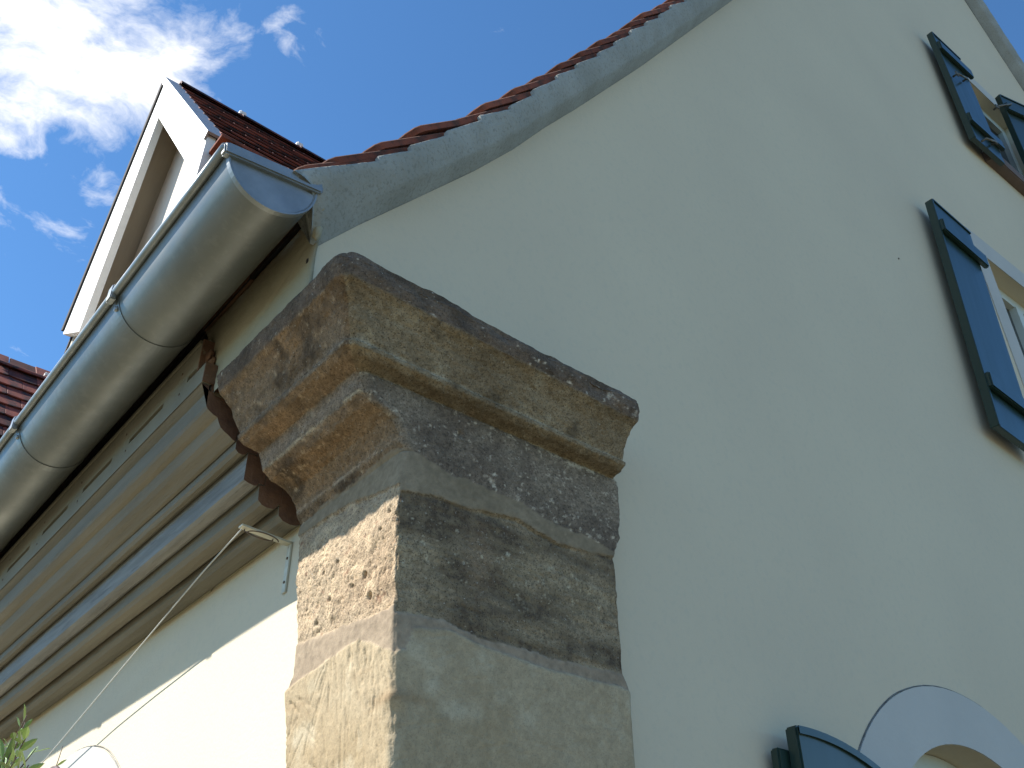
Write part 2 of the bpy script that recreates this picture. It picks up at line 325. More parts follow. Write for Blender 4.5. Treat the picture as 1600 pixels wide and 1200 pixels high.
def shutter(x, y, z, w, h, lean, arched=False, flip=False, label=None):
    s = empty('shutter', (x, y, z), house); s.rotation_euler = (0, math.radians(lean), 0)
    if label: s['label'] = label
    if arched:
        top = [(u, 0.0 - 0.62 + math.sqrt(max(0, .62**2-(u-0.04)**2))) for u in [w*i/14 for i in range(15)]]
        sec = [(0, -h)] + top + [(w, -h)]
        prism('board', sec, 0, 0, 'x', GREEN, s) if False else None
        V = []; F = []; k = len(sec)
        for yy in (-.030, 0.0):
            V += [(u, yy, v) for u, v in sec]
        F = [tuple(range(k)), tuple(reversed(range(k, 2*k)))] + [(i, k+i, k+(i+1) % k, (i+1) % k) for i in range(k)]
        me = mesh('board', V, F); bm = bmesh.new(); bm.from_mesh(me); bmesh.ops.recalc_face_normals(bm, faces=bm.faces[:])
        bmesh.ops.bevel(bm, geom=bm.edges[:], offset=.004, segments=2, affect='EDGES'); bm.to_mesh(me); bm.free(); add('board', me, GREEN, s)
        # raised rim following the arch, and one down each side
        inner = [(u, v-.018) for u, v in top]
        V = [(u, -.036, v-.003) for u, v in top]+[(u, -.036, v) for u, v in inner]+[(u, -.0295, v-.003) for u, v in top]+[(u, -.0295, v) for u, v in inner]; n = len(top); F = []
        for i in range(n-1): F += [(i, i+1, n+i+1, n+i), (i, 2*n+i, 2*n+i+1, i+1), (n+i, n+i+1, 3*n+i+1, 3*n+i)]
        add('rim', mesh('rim', V, F), GREEN, s)
        boxes('back_batten', [(-.028, w-.03, .0005, .022, -.042-.07, -.042)], GREEN, s, .004)
        boxes('back_batten', [(-.028, -.0005, -.008, .022, -h, -.113)], GREEN, s, .004)
        for i in range(0): boxes('groove', [(w*i/3-.002, w*i/3+.002, -.0306, -.0298, -h+.02, -.06)], DARKW, s)
        return s
    nb = 1
    for i in range(nb):                                     # the vertical planks
        a, b = w*i/nb, w*(i+1)/nb
        boxes('plank', [(a+(.0012 if i else 0), b-(.0012 if i < nb-1 else 0), -.026, 0, -h, 0)], GREEN, s, .002)
    boxes('edge_strip', [(-.012, -.0002, -.032, .002, -h-.004, .002)], GREEN, s, .002)
    boxes('top_strip', [(0, w, -.031, .003, .0004, .012)], GREEN, s, .002)
    for zz in (-.135*h/1.15-.02, -.83*h): boxes('batten', [(-.006, w+.035, -.048, -.0262, zz-.035, zz+.035)], GREEN, s, .005)
    return s
s3 = shutter(2.487, 0.004, 4.655, 0.285, 1.16, 4.6, label='tall dark green plank shutter folded back left of the middle window')
s2 = shutter(3.300, 0.004, 6.510, 0.300, 0.86, -1.5, label='dark green plank shutter folded back left of the top window')
s2r = shutter(3.985, -0.016, 6.480, 0.33, 0.80, 0, label='right hand leaf of the top window, pulled nearly shut')
s2r.rotation_euler = (0, 0, math.radians(-14))
s1 = shutter(0.925, 0.004, 2.203, 0.42, 1.10, 0, arched=True, label='arch topped green shutter folded back beside the ground floor window')
for sh, pts in ((s2, [(0.03, -.36), (0.16, -.30)]), (s2, [(0.19, -.79), (0.05, -.86)]), (s2r, [(-.13, -.20), (0.02, -.10)])):
    (ax, az), (bx, bz) = pts
    tube('stay_hook', [(ax, -.03, az), (ax, -.058, az), (bx, -.058, bz), (bx, -.03, bz)], .006, IRON, sh, 6)
    boxes('hook_plate', [(ax-.014, ax+.014, -.060, -.052, az-.014, az+.014)], IRON, sh, .002)
# verdigris speck and nail marks on the gable
for (nx, nz) in ((2.15, 4.18),):
    tube('nail_head', [(nx, YG+.001, nz), (nx, YG-.003, nz)], .0035, WIREM, house, 7)

# eave wall with its own arched window
w4h = [(0.98+0.52*1+0.45, 0.9)]
w4 = arch_hole(1.50, 0.44, 1.73, 0.95)
wall_with_holes('eave_wall', [(0.30, 0), (8.9, 0), (8.9, 2.60), (0.30, 2.60)], [w4], 0.24, PLASTER, house, lambda u, v, w: (XE+w, u, v))
oc = [(0.90, 0.95)] + arcpts(1.50, 1.727, 0.60, 180, 0, 40) + [(2.10, 0.95)]
ic = [(1.06, 0.95)] + arcpts(1.50, 1.73, 0.44, 180, 0, 40) + [(1.94, 0.95)]
ring('window_surround', oc, ic, BAND, lambda u, v, w: (XE+w, u, v))
tube('surround_outline', [(XE-.0002, u+0.002*fb1(u*9, v*9, 0, 5), v+0.002*fb1(u*9, v*9, 4, 5)) for u, v in arcpts(1.50, 1.727, 0.602, 178, 2, 70)], 0.0019, IRON, house, 5)
wv = empty('arched_window', (0, 0, 0), house)
i_ = [(1.06, 0.95)] + arcpts(1.50, 1.73, 0.44, 180, 0, 30) + [(1.94, 0.95)]
add('pane', mesh('pane', [(XE+.12, u, v) for u, v in i_], [tuple(range(len(i_)))]), GLASS, wv)
boxes('frame', [(XE+.09, XE+.119, 1.06, 1.11, .95, 1.75), (XE+.09, XE+.119, 1.89, 1.94, .95, 1.75), (XE+.09, XE+.118, 1.475, 1.525, .95, 2.165)], FRAMEW, wv)
# far walls of the house
boxes('rear_wall', [(XE+.25, 7.52, 8.66, 8.9, 0, 2.6)], PLASTER, house)
boxes('far_wall', [(7.53, 7.77, .29, 8.9, 0, 2.6)], PLASTER, house)

# ------------------------------------------------------------------ corner pilaster: one height field split into its stones
pil = empty('corner_pilaster', (0, 0, 0), house); pil['label'] = 'weathered sandstone corner pillar with moulded capital'
PR = [(0, 2.490), (.012, 2.505), (.018, 2.522), (.034, 2.545), (.050, 2.553), (.075, 2.560), (.092, 2.574), (.099, 2.598), (.104, 2.611), (.122, 2.615), (.136, 2.618), (.149, 2.625), (.151, 2.633), (.145, 2.639),
      (.150, 2.646), (.160, 2.664), (.172, 2.688), (.188, 2.706), (.200, 2.715), (.207, 2.735), (.209, 2.752), (.202, 2.763)]
rows = [(0.0, z) for z in np.arange(0, 1.80, 0.06)] + [(0.0, z) for z in np.arange(1.80, 2.490, 0.0027)]
for (p0, z0), (p1, z1) in zip(PR[:-1], PR[1:]):
    n = max(1, int(round(math.hypot(p1-p0, z1-z0)/0.0027)))
    rows += [(p0+(p1-p0)*i/n, z0+(z1-z0)*i/n) for i in range(n)]
top0 = len(rows)
rows += [(p, 2.763+0.028*(1-(p/.202))**.6) for p in np.linspace(.202, -.04, 60)]
rows = np.array(rows); NR = len(rows)
PLr, Zr = rows[:, 0].copy(), rows[:, 1].copy()
is_top = np.arange(NR) >= top0
PFr = np.where(Zr >= 2.611, np.clip(PLr-0.110, 0, 1), 0.0)
PFr = np.where(is_top, PLr-0.110, PFr)
def itp(x, xs, ys): return np.interp(x, xs, ys)
lean = itp(Zr, [1.8, 1.99, 2.16, 2.37, 2.5], [.012, .011, .002, -.008, .0])      # corner edge x by height
PX = -PLr + np.where(Zr < 2.5, lean, 0)
XR = itp(Zr, [1.8, 2.06, 2.15, 2.19, 2.21, 2.40, 2.436, 2.48, 2.54, 2.606, 2.613, 2.63, 2.66, 2.75], [.492, .488, .488, .490, .479, .478, .474, .494, .502, .500, .488, .486, .478, .478])
YB = itp(Zr, [1.8, 2.03, 2.12, 2.165, 2.19, 2.25, 2.37, 2.47, 2.52, 2.60, 2.75], [.300, .300, .318, .326, .305, .304, .326, .348, .345, .352, .365])
NA, NB, NC = 128, 176, 10
qa = np.linspace(0, 1, NA, endpoint=False); qb = np.linspace(0, 1, NB, endpoint=False); qc = np.linspace(0, 1, NC)
side = np.concatenate([np.zeros(NA), np.ones(NB), np.full(NC, 2)]); q = np.concatenate([qa, qb, qc]); NCOL = len(q)
S = np.broadcast_to(side, (NR, NCOL)); Q = np.broadcast_to(q, (NR, NCOL))
pf = -PFr[:, None]; px = PX[:, None]; xr = XR[:, None]; yb = YB[:, None]; zz = np.broadcast_to(Zr[:, None], (NR, NCOL))
X = np.where(S == 0, px, np.where(S == 1, px+(xr-px)*Q, xr+0*Q)); Yy = np.where(S == 0, yb+(pf-yb)*Q, np.where(S == 1, pf, pf+(.10-pf)*Q))
P = np.stack([X, Yy, zz+0.0], -1)
# round the arris between the two faces
dc = np.where(S == 0, Yy-pf, np.where(S == 1, X-px, 9.0)); ero = 0.5+0.5*fbm(np.stack([zz*14, zz*0, zz*0], -1), 31, 4)
R0 = np.where(zz < 2.49, 0.010+0.012*np.clip(ero-.35, 0, 1), 0.016+.02*np.clip(ero-.3, 0, 1)+.015*np.clip((zz-2.70)/.04, 0, 1)); kc = np.clip(1-dc/R0, 0, 1)**2*R0*0.32
P[..., 0] += kc; P[..., 1] += kc
# sag of the weathered top arris and a drooping right end
toparr = np.exp(-((zz-2.75)/.035)**2)*(~is_top[:, None])
P[..., 2] += np.where(S == 1, -0.020*Q*np.clip((zz-2.60)/.12, 0, 1), 0) + np.where(S == 2, -0.020*np.clip((zz-2.60)/.12, 0, 1), 0)
# normals
def normals(P):
    du = np.gradient(P, axis=1); dv = np.gradient(P, axis=0); n = np.cross(du, dv); return n/np.maximum(np.linalg.norm(n, axis=-1, keepdims=True), 1e-9)
N = normals(P)
if N[100, 20, 0] > 0: N = -N
co = np.stack([X, Yy, zz], -1)
along = np.where(S == 0, Yy, X)                                  # metres from the arris on either face
# stone / joint regions
def curve(u, pts): return np.interp(u, [a for a, b in pts], [b for a, b in pts])
wob = 0.006*fbm(co*22, 41, 4)+.002*fbm(co*90, 42, 3)
j1_lo = np.where(S == 0, curve(along, [(0, 2.425), (.03, 2.430), (.14, 2.450), (.229, 2.462), (.344, 2.466)]), curve(along, [(0, 2.412), (.064, 2.424), (.14, 2.421), (.165, 2.431), (.244, 2.437), (.333, 2.421), (.40, 2.424), (.49, 2.436)])) + wob
j1_hi = np.where(S == 0, curve(along, [(0, 2.502), (.36, 2.487)]), curve(along, [(0, 2.498), (.09, 2.478), (.23, 2.474), (.30, 2.462), (.49, 2.447)])) + wob*1.3
j2_hi = np.where(S == 0, curve(along, [(0, 2.214), (.086, 2.219), (.15, 2.231), (.185, 2.230), (.30, 2.243)]), curve(along, [(0, 2.204), (.087, 2.213), (.175, 2.201), (.296, 2.203), (.46, 2.210)])) + wob
j2_lo = np.where(S == 0, curve(along, [(0, 2.142), (.042, 2.163), (.10, 2.190), (.215, 2.182), (.32, 2.170)]), curve(along, [(0, 2.142), (.022, 2.150), (.034, 2.184), (.10, 2.199), (.175, 2.187), (.295, 2.181), (.47, 2.186)])) + wob*.7
REG = np.full(zz.shape, 0)                                       # 0 capital 1 upper joint 2 upper block 3 lower joint 4 lower block
REG[zz < j1_hi] = 1; REG[zz < j1_lo] = 2; REG[zz < j2_hi] = 3; REG[zz < j2_lo] = 4
REG[is_top, :] = 0
def soft(c, w): return np.clip((zz-c)/w+.5, 0, 1)
D = np.zeros(zz.shape)
f_lo = fbm(co*9, 1, 4); f_mid = fbm(co*42, 2, 4); f_hi = fbm(co*170, 3, 3)
ridge = np.abs(fbm(co*75, 4, 3)); pits = np.clip(0.10-ridge, 0, 1)/0.10
cap = .0035*f_lo+.0030*f_mid+.0019*f_hi - toparr*np.where(S == 0, .006, .010)*np.clip(fbm(co*16, 8, 3)+.25, 0, 1)*1.4
cap = np.where((zz < 2.611) & (S == 1) & (REG == 0), .0022*f_lo+.0012*f_mid+.0007*f_hi+.0015, cap)
joint = .0008*f_lo+.0004*f_mid+.0006*f_hi
upl = -.0015+.0028*f_lo+.0034*f_mid+.0016*f_hi-.0030*pits*(vnoise(co*30, 9) > .45)
strat = fbm(np.stack([co[..., 0]*5, co[..., 1]*5, co[..., 2]*95], -1), 12, 4)
upf = -.0020+.0018*f_lo+.0016*f_mid+.0018*strat+.0013*f_hi-.0016*pits*(vnoise(co*30, 9) > .5)
low = .0030+.0018*f_lo+.0010*f_mid+.0004*f_hi
for (hy, hz, hr, hd) in ((.095, 2.297, .0075, .013), (.078, 2.255, .0085, .014), (.226, 2.347, .005, .008), (.180, 2.350, .004, .008), (.05, 2.36, .005, .005), (.13, 2.29, .004, .006), (.20, 2.29, .006, .006), (.24, 2.26, .007, .005), (.03, 2.385, .006, .005)):
    w = np.exp(-(((Yy-hy)*1.3)**2+((zz-hz)*1.5)**2)/hr**2+.0) * (S == 0); upl = upl-hd*np.clip(w*1.6-.2, 0, 1)
upl -= .008*np.exp(-((zz-2.232)/.012)**2-((Yy-.30)/.02)**2)
for (hx, hz, hr, hd) in ((.112, 2.566, .005, .008), (.23, 2.530, .003, .004)):
    cap = cap-hd*np.exp(-((X-hx)**2+(zz-hz)**2)/hr**2)*(S == 1)
# chisel strokes on the lower block
rs = np.random.RandomState(5); m4 = (zz > 1.80) & (zz < 2.21)
idx = np.where(m4.any(1))[0]; r0, r1 = idx[0], idx[-1]+1
sub = low[r0:r1].copy(); al = along[r0:r1]; zs = zz[r0:r1]; Ss = S[r0:r1]
for k in range(430):
    sd = 0 if k < 260 else 1
    cu, cz = (rs.uniform(0.0, .33), rs.uniform(1.82, 2.20)) if sd == 0 else (rs.uniform(0, .49), rs.uniform(1.82, 2.19))
    ang = rs.normal(78, 11) if cu < .19 else rs.choice([rs.normal(60, 10), rs.normal(115, 12), rs.normal(35, 8)])
    if sd: ang = rs.choice([rs.normal(75, 12), rs.normal(20, 15)])
    L = rs.uniform(.012, .045); ca, sa = math.cos(math.radians(ang)), math.sin(math.radians(ang)); wdt = rs.uniform(.0010, .0022)
    dep = rs.uniform(.0009, .0024)*(1 if sd == 0 else .4)
    ra = np.searchsorted(zs[:, 0], cz-L-.01); rb = np.searchsorted(zs[:, 0], cz+L+.01); cs_ = np.where((side == sd) & (np.abs(al[0]-cu) < L+.04))[0]
    if rb <= ra or not len(cs_): continue
    sl = (slice(ra, rb), slice(cs_[0], cs_[-1]+1)); du, dv = al[sl]-cu, zs[sl]-cz; t = du*ca+dv*sa; d = -du*sa+dv*ca
    sub[sl] -= dep*np.exp(-(d/wdt)**2)*np.clip((L-np.abs(t))/.006, 0, 1)
low[r0:r1] = sub
# chipped arris of the lower block
chip = np.clip(fbm(np.stack([zz*30, zz*0+3, zz*0], -1), 50, 3)+.1, 0, 1)
low -= .010*chip*np.clip(1-dc/.022, 0, 1); upl -= .006*chip*np.clip(1-dc/.02, 0, 1); upf -= .005*chip*np.clip(1-dc/.015, 0, 1)
low += .006*np.exp(-((zz-2.075)/.012)**2)*np.clip(1-dc/.03, 0, 1)
up_ = np.where(S == 0, upl, upf)
w1 = soft(j1_hi, .004); w2 = soft(j1_lo, .0035); w3 = soft(j2_hi, .006); w4_ = soft(j2_lo, .005)
D = low*(1-w4_)+joint*w4_; D = D*(1-w3)+up_*w3; D = D*(1-w2)+(joint+.0018)*w2; D = D*(1-w1)+cap*w1
D -= .0035*np.exp(-((zz-j1_lo+.003)/.0022)**2)*(S == 1)*np.clip((along-.14)/.03, 0, 1)*np.clip((.40-along)/.05, 0, 1)          # dark gap under the upper joint
D = np.where(is_top[:, None], .004*f_lo+.003*f_mid, D)
D *= np.clip((zz-1.6)/.2, 0.2, 1)
P = P + N*D[..., None]
# colours of the stone (mineral colour, lichen, soot crusts, paler and darker lines along the mouldings)
def lerp(a, b, t): return a+(b-a)*np.clip(t, 0, 1)[..., None]
c3 = lambda *c: np.array(c, float)
n1_ = fbm(co*7, 60, 5); n2_ = fbm(co*26, 61, 5); n3_ = fbm(co*90, 62, 4); n4_ = fbm(co*260, 63, 2)
one = np.ones(zz.shape+(3,))
C_ = one*c3(.30, .215, .135)
# capital, left flank: orange-brown with dark patches, cut ledges greyer
left = lerp(one*c3(.260, .190, .128), one*c3(.310, .200, .112), n1_*1.6+.2); left = lerp(left, one*c3(.120, .088, .062), (n2_+.3*n1_)*1.8+.05); left = lerp(left, one*c3(.45, .37, .27), (n3_-.34+.2*n2_)*2.5)
left = lerp(left, one*c3(.30, .255, .225), np.exp(-((zz-2.592)/.016)**2)*.85*(S == 0)); left = lerp(left, one*c3(.29, .25, .225), np.exp(-((zz-2.640)/.006)**2)*.75)
left = lerp(left, one*c3(.50, .42, .30), np.exp(-((zz-2.576)/.003)**2)*np.clip(n2_*2+.5, 0, 1)); left = lerp(left, one*c3(.46, .40, .33), np.exp(-((zz-2.512)/.003)**2)*np.clip(n2_*2+.6, 0, 1)*.8)  # thin paler lines along two moulding edges
fro = lerp(one*c3(.310, .258, .178), one*c3(.215, .172, .115), n1_*1.5+n3_*.5+.25); fro = lerp(fro, one*c3(.38, .345, .26), (n2_-.08)*1.2+n3_*.3); fro = lerp(fro, one*c3(.13, .11, .085), (-n2_-.28)*3)
fro = lerp(fro, one*c3(.19, .155, .11), np.exp(-((zz-2.617)/.004)**2)*.7); fro = lerp(fro, one*c3(.46, .44, .38), np.exp(-((zz-2.640)/.0035)**2)*np.clip(.5+n2_*1.5, 0, 1)*.8)  # darker line under the roundel, paler line above it
frz = lerp(one*c3(.275, .230, .185), one*c3(.175, .140, .115), n1_*1.3+n2_*1.2+n3_*.4+.25); frz = lerp(frz, one*c3(.42, .39, .33), (n3_+.5*n4_-.46+.25*np.clip(along-.1, 0, .4)+.8*np.exp(-((zz-2.605)/.010)**2)*np.clip(along-.05, 0, .3)*2)*3.2)
frz = lerp(frz, one*c3(.34, .24, .17), (n1_-.5)*3)
capc = np.where((S == 0)[..., None], left, np.where((zz < 2.611)[..., None], frz, fro))
crust = lerp(one*c3(.190, .145, .120), one*c3(.115, .090, .076), n2_*1.5+n3_*.6+.4); crust = lerp(crust, one*c3(.47, .45, .41), (n3_+.5*n4_-.52+.55*np.clip(along-.15, 0, .4)*(S == 1))*4)
capc = lerp(capc, crust, np.clip((zz-2.712)/.008, 0, 1)*1.0)
jc = lerp(one*c3(.285, .245, .190), one*c3(.235, .200, .150), n1_*1.2+.5)
jc2 = lerp(one*c3(.330, .280, .225), one*c3(.275, .230, .185), n1_*1.2+.5)
ulc = lerp(one*c3(.45, .375, .285), one*c3(.37, .285, .205), n1_*1.4+.3); ulc = lerp(ulc, one*c3(.56, .46, .34), (n2_-.05)*2.2); ulc = lerp(ulc, one*c3(.22, .14, .10), (n3_-.26)*3.2*.8)
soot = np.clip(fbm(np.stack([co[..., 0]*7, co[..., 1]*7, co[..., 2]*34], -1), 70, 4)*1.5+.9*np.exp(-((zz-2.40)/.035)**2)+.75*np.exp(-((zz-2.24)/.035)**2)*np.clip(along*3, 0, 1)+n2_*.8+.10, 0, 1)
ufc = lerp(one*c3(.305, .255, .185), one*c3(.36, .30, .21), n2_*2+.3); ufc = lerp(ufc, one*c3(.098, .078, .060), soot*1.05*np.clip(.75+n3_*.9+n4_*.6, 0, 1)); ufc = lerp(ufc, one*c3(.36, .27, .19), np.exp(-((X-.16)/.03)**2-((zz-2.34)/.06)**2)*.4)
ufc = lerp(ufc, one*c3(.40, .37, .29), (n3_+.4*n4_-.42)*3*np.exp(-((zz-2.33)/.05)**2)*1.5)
lc = lerp(one*c3(.40, .345, .255), one*c3(.345, .285, .195), n1_*1.4+.3); lc = lerp(lc, one*c3(.47, .43, .34), (n2_-.1)*1.8); lc = lerp(lc, one*c3(.26, .19, .12), (fbm(np.stack([co[..., 0]*4, co[..., 1]*4, co[..., 2]*26], -1), 77, 4)-.28)*2.0)
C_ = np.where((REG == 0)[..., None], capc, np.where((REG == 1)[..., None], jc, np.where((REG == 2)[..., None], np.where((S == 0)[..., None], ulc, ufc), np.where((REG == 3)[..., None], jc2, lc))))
lum = C_.mean(-1, keepdims=True); C_ = np.where((REG == 0)[..., None], C_*.70+lum*np.array([1.12, 1.0, .84])*.30, C_)
C_ = np.clip(C_*np.array([1.10, 1.0, .86])*.95*(1+.30*n3_[..., None]*np.where(REG == 4, .5, 1)[..., None]+.45*n4_[..., None]*np.where((REG == 2) | (REG == 0), 1, .35)[..., None]), .01, 1)
FR = REG[:-1, :-1]
VI = np.arange(NR*NCOL).reshape(NR, NCOL)
PV = P.reshape(-1, 3); CV = np.concatenate([C_.reshape(-1, 3), np.ones((NR*NCOL, 1))], 1)
def region_mesh(name, code, m):
    a = VI[:-1, :-1][FR == code]; b = VI[:-1, 1:][FR == code]; c = VI[1:, 1:][FR == code]; d = VI[1:, :-1][FR == code]
    F = np.stack([a, b, c, d], 1); used, inv = np.unique(F, return_inverse=True); F = inv.reshape(F.shape)
    me = bpy.data.meshes.new(name); me.vertices.add(len(used)); me.vertices.foreach_set('co', PV[used].ravel())
    me.loops.add(F.size); me.loops.foreach_set('vertex_index', F.ravel().astype(np.int32)); me.polygons.add(len(F))
    me.polygons.foreach_set('loop_start', np.arange(0, F.size, 4, dtype=np.int32)); me.polygons.foreach_set('loop_total', np.full(len(F), 4, dtype=np.int32)); me.update(calc_edges=True); me.validate()
    at = me.color_attributes.new('tint', 'FLOAT_COLOR', 'POINT'); at.data.foreach_set('color', CV[used].ravel())
    return add(name, me, m, pil, True)
region_mesh('capital', 0, STONE)['label'] = 'moulded sandstone capital with a dark weathered top edge'
region_mesh('mortar_joint', 1, MORTARP)['label'] = 'smooth grey mortar joint under the capital'
region_mesh('stone_block', 2, STONE)['label'] = 'pitted sandstone block blackened on its shaded face'
region_mesh('mortar_joint', 3, MORTARP)['label'] = 'thin grey mortar joint between the two shaft blocks'
region_mesh('stone_block', 4, STONE2)['label'] = 'smooth buff sandstone block scored with chisel strokes'
# back of the capital (rough broken end that faces the eave boards) closes the field
bk = [tuple(PV[VI[i, 0]]) for i in range(0, NR) if Zr[i] > 2.40 and not is_top[i]]
k = len(bk); V = bk+[(0.03, p[1]+.004, p[2]) for p in bk]
add('capital_end', mesh('capital_end', V, [(i, i+1, k+i+1, k+i) for i in range(k-1)]), BROWNW, pil)

# ------------------------------------------------------------------ moulded timber cornice along the eave wall
corn = empty('eave_cornice', (0, 0, 0), house)
Y0, Y1 = 0.405, 8.85
def board(name, sec, m, seed, extra=None): return prism(name, sec, Y0, Y1, 'y', m, corn, jitter=.0010, n=60, seed=seed)
B1_ = [(.045, 2.600), (-.2215, 2.760), (-.2055, 2.756), (-.204, 2.706), (-.186, 2.696), (-.176, 2.690), (-.169, 2.676), (-.160, 2.667), (-.150, 2.661), (-.1375, 2.655), (-.131, 2.6545)]
# three layered boards, a fillet above each rounded member; its grey peeling paint includes painted sky light
prism('moulding_board', [(-.130, 2.70), (-.2215, 2.752), (-.2055, 2.7525), (-.2035, 2.706), (-.200, 2.700), (-.188, 2.693), (-.178, 2.690), (-.1735, 2.680), (-.1685, 2.671), (-.160, 2.665), (-.150, 2.660), (-.140, 2.6535), (-.1335, 2.652)], Y0, Y1, 'y', CORN, corn, .0010, 60, seed=1, endm=ENDW)
prism('moulding_board', [(-.085, 2.70), (-.1295, 2.70), (-.1315, 2.6515), (-.1305, 2.636), (-.124, 2.630), (-.115, 2.6285), (-.1085, 2.632), (-.106, 2.638), (-.085, 2.640)], Y0, Y1, 'y', CORN, corn, .0010, 60, seed=2, endm=ENDW)
prism('fillet_board', [(-.060, 2.70), (-.084, 2.699), (-.0845, 2.6375), (-.1045, 2.6365), (-.1040, 2.577), (-.0955, 2.5735), (-.082, 2.5715), (-.0745, 2.5745), (-.072, 2.580), (-.060, 2.580)], Y0, Y1, 'y', CORNB, corn, .0016, 90, seed=3, endm=ENDW)
prism('moulding_board', [(-.020, 2.69), (-.0590, 2.69), (-.0595, 2.5785), (-.0705, 2.5775), (-.0685, 2.546), (-.060, 2.5385), (-.048, 2.5355), (-.034, 2.5365), (-.0275, 2.543), (-.026, 2.548), (-.020, 2.548)], Y0, Y1, 'y', CORN, corn, .0010, 60, seed=4, endm=ENDW)
prism('moulding_board', [(.029, 2.68), (-.0190, 2.68), (-.0195, 2.547), (-.0235, 2.5455), (-.0215, 2.527), (-.012, 2.5195), (.004, 2.5165), (.018, 2.518), (.029, 2.525)], Y0, Y1, 'y', CORN, corn, .0010, 60, seed=5, endm=ENDW)
# grimy caulk line where the cornice meets the wall, with gaps
for (a, b) in ((.41, .78), (.80, 1.35), (1.37, 1.9), (1.92, 2.6), (2.62, 4.0)):
    n = int((b-a)/.012)
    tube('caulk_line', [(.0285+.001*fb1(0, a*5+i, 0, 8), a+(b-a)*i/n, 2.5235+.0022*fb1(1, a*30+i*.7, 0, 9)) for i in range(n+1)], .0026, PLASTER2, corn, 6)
# slotted fascia board
slots = [(.403, .496)] + [(.615+.2855*i, .798+.2855*i) for i in range(29)]
FX0, FX1 = -.222, -.204
bl = [(FX0, FX1, Y0, Y1, 2.7565, 2.8030), (FX0, FX1, Y0+.042, Y1, 2.8170, 2.8830)]
prev = Y0
for a, b in slots:
    if a > prev: bl.append((FX0+.0001, FX1, prev, a, 2.8031, 2.8169))
    prev = b
bl.append((FX0+.0001, FX1, prev, Y1, 2.8031, 2.8169))
boxes('fascia_board', bl, FASC, corn)['label'] = 'flat fascia board pierced by a row of ventilation slots'
boxes('fascia_end', [(FX0-.001, -.192, Y0-.004, Y0-.0003, 2.757, 2.8030), (FX0-.001, -.192, Y0+.037, Y0+.0417, 2.805, 2.884)], BROWNW, corn)
boxes('fascia_lip', [(FX0-.005, FX0-.0003, Y0+.045, Y1, 2.8755, 2.8850)], CORN, corn, .001)
for i in range(26):                                    # nail heads in the fascia
    yy = .54+.2855*(i//2)+random.uniform(-.02, .02); tube('nail_head', [(FX0+.001, yy, 2.79 if i % 2 else 2.845), (FX0-.0012, yy, 2.79 if i % 2 else 2.845)], .0028, WIREM, corn, 6)
boxes('slot_shade_backing', [(FX1+.030, FX1+.034, Y0, Y1, 2.77, 2.88)], DARKW, corn)  # near-black sheet stands in for the shade deep in the slots
boxes('eave_soffit_board', [(-.190, -.170, .53, Y1, 2.83, 3.02)], DARKW, corn)  # near-black colour paints in the shaded recess behind the gutter
boxes('cornice_end_board', [(-.2000, .028, Y0+.0008, Y0+.010, 2.70, 2.79)], BROWNW, corn)
# bare timber strip and thin gap above the rendered corner
prism('eave_batten', [(-.212, 2.973), (-.150, 2.973), (-.150, 3.040), (-.215, 3.040)], .085, .56, 'y', BROWNW, corn, .0025, 40, seed=12)
prism('eave_batten', [(-.2050, 2.9635), (-.150, 2.9635), (-.150, 2.9728), (-.2050, 2.9728)], .305, .52, 'y', BROWNW, corn, .0008, 20, seed=13)
# rendered corner under the gutter end, broken edges
ny, nz = 60, 34; V = []; F = []
for j in range(nz+1):
    for i in range(ny+1):
        z = 2.735+(2.963-2.735)*j/nz; yend = .405+.118*np.clip((z-2.80)/.17, 0, 1)**.8+.010*fb1(0, z*60, 0, 21, 4); y0 = .034+.004*fb1(3, z*30, 0, 22)
        y = y0+(yend-y0)*i/ny; x = -.200+.0016*fb1(y*8, z*8, 0, 23)+.0006*fb1(y*60, z*60, 0, 24)
        if z > 2.945: x -= .006*max(0, (z-2.945)/.04)*max(0, 1-abs(y-.05)/.10)
        edge = min(i, ny-i, nz-j); x += .007*max(0, 1-edge/2.0)**2 if edge < 2 else 0
        crack = abs((y-.05)*.45+(z-2.80)-.09+.01*fb1(y*14, 0, 0, 29)); x += .0030*math.exp(-(crack/.0025)**2)*(1 if .02 < y < .36 else 0)
        V.append((x, y, z))
for j in range(nz):
    for i in range(ny): a = j*(ny+1)+i; F.append((a, a+ny+1, a+ny+2, a+1))
o = len(V)
ring_i = [j*(ny+1)+ny for j in range(nz+1)]; V += [(.02, V[i][1], V[i][2]) for i in ring_i]
F += [(ring_i[j], ring_i[j+1], o+j+1, o+j) for j in range(nz)]
top_i = [nz*(ny+1)+i for i in range(ny+1)]; o = len(V); V += [(.02, max(V[i][1], YG+.03), V[i][2]+.002) for i in top_i]; F += [(top_i[j], o+j, o+j+1, top_i[j+1]) for j in range(ny)]
lf = [j*(ny+1) for j in range(nz+1)]; o = len(V); V += [(-.195, YG+.003, V[i][2]) for j, i in enumerate(lf)]; F += [(lf[j], o+j, o+j+1, lf[j+1]) for j in range(nz)]
me = mesh('rendered_corner', V, F); add('rendered_corner', me, PLASTER2, house, True)
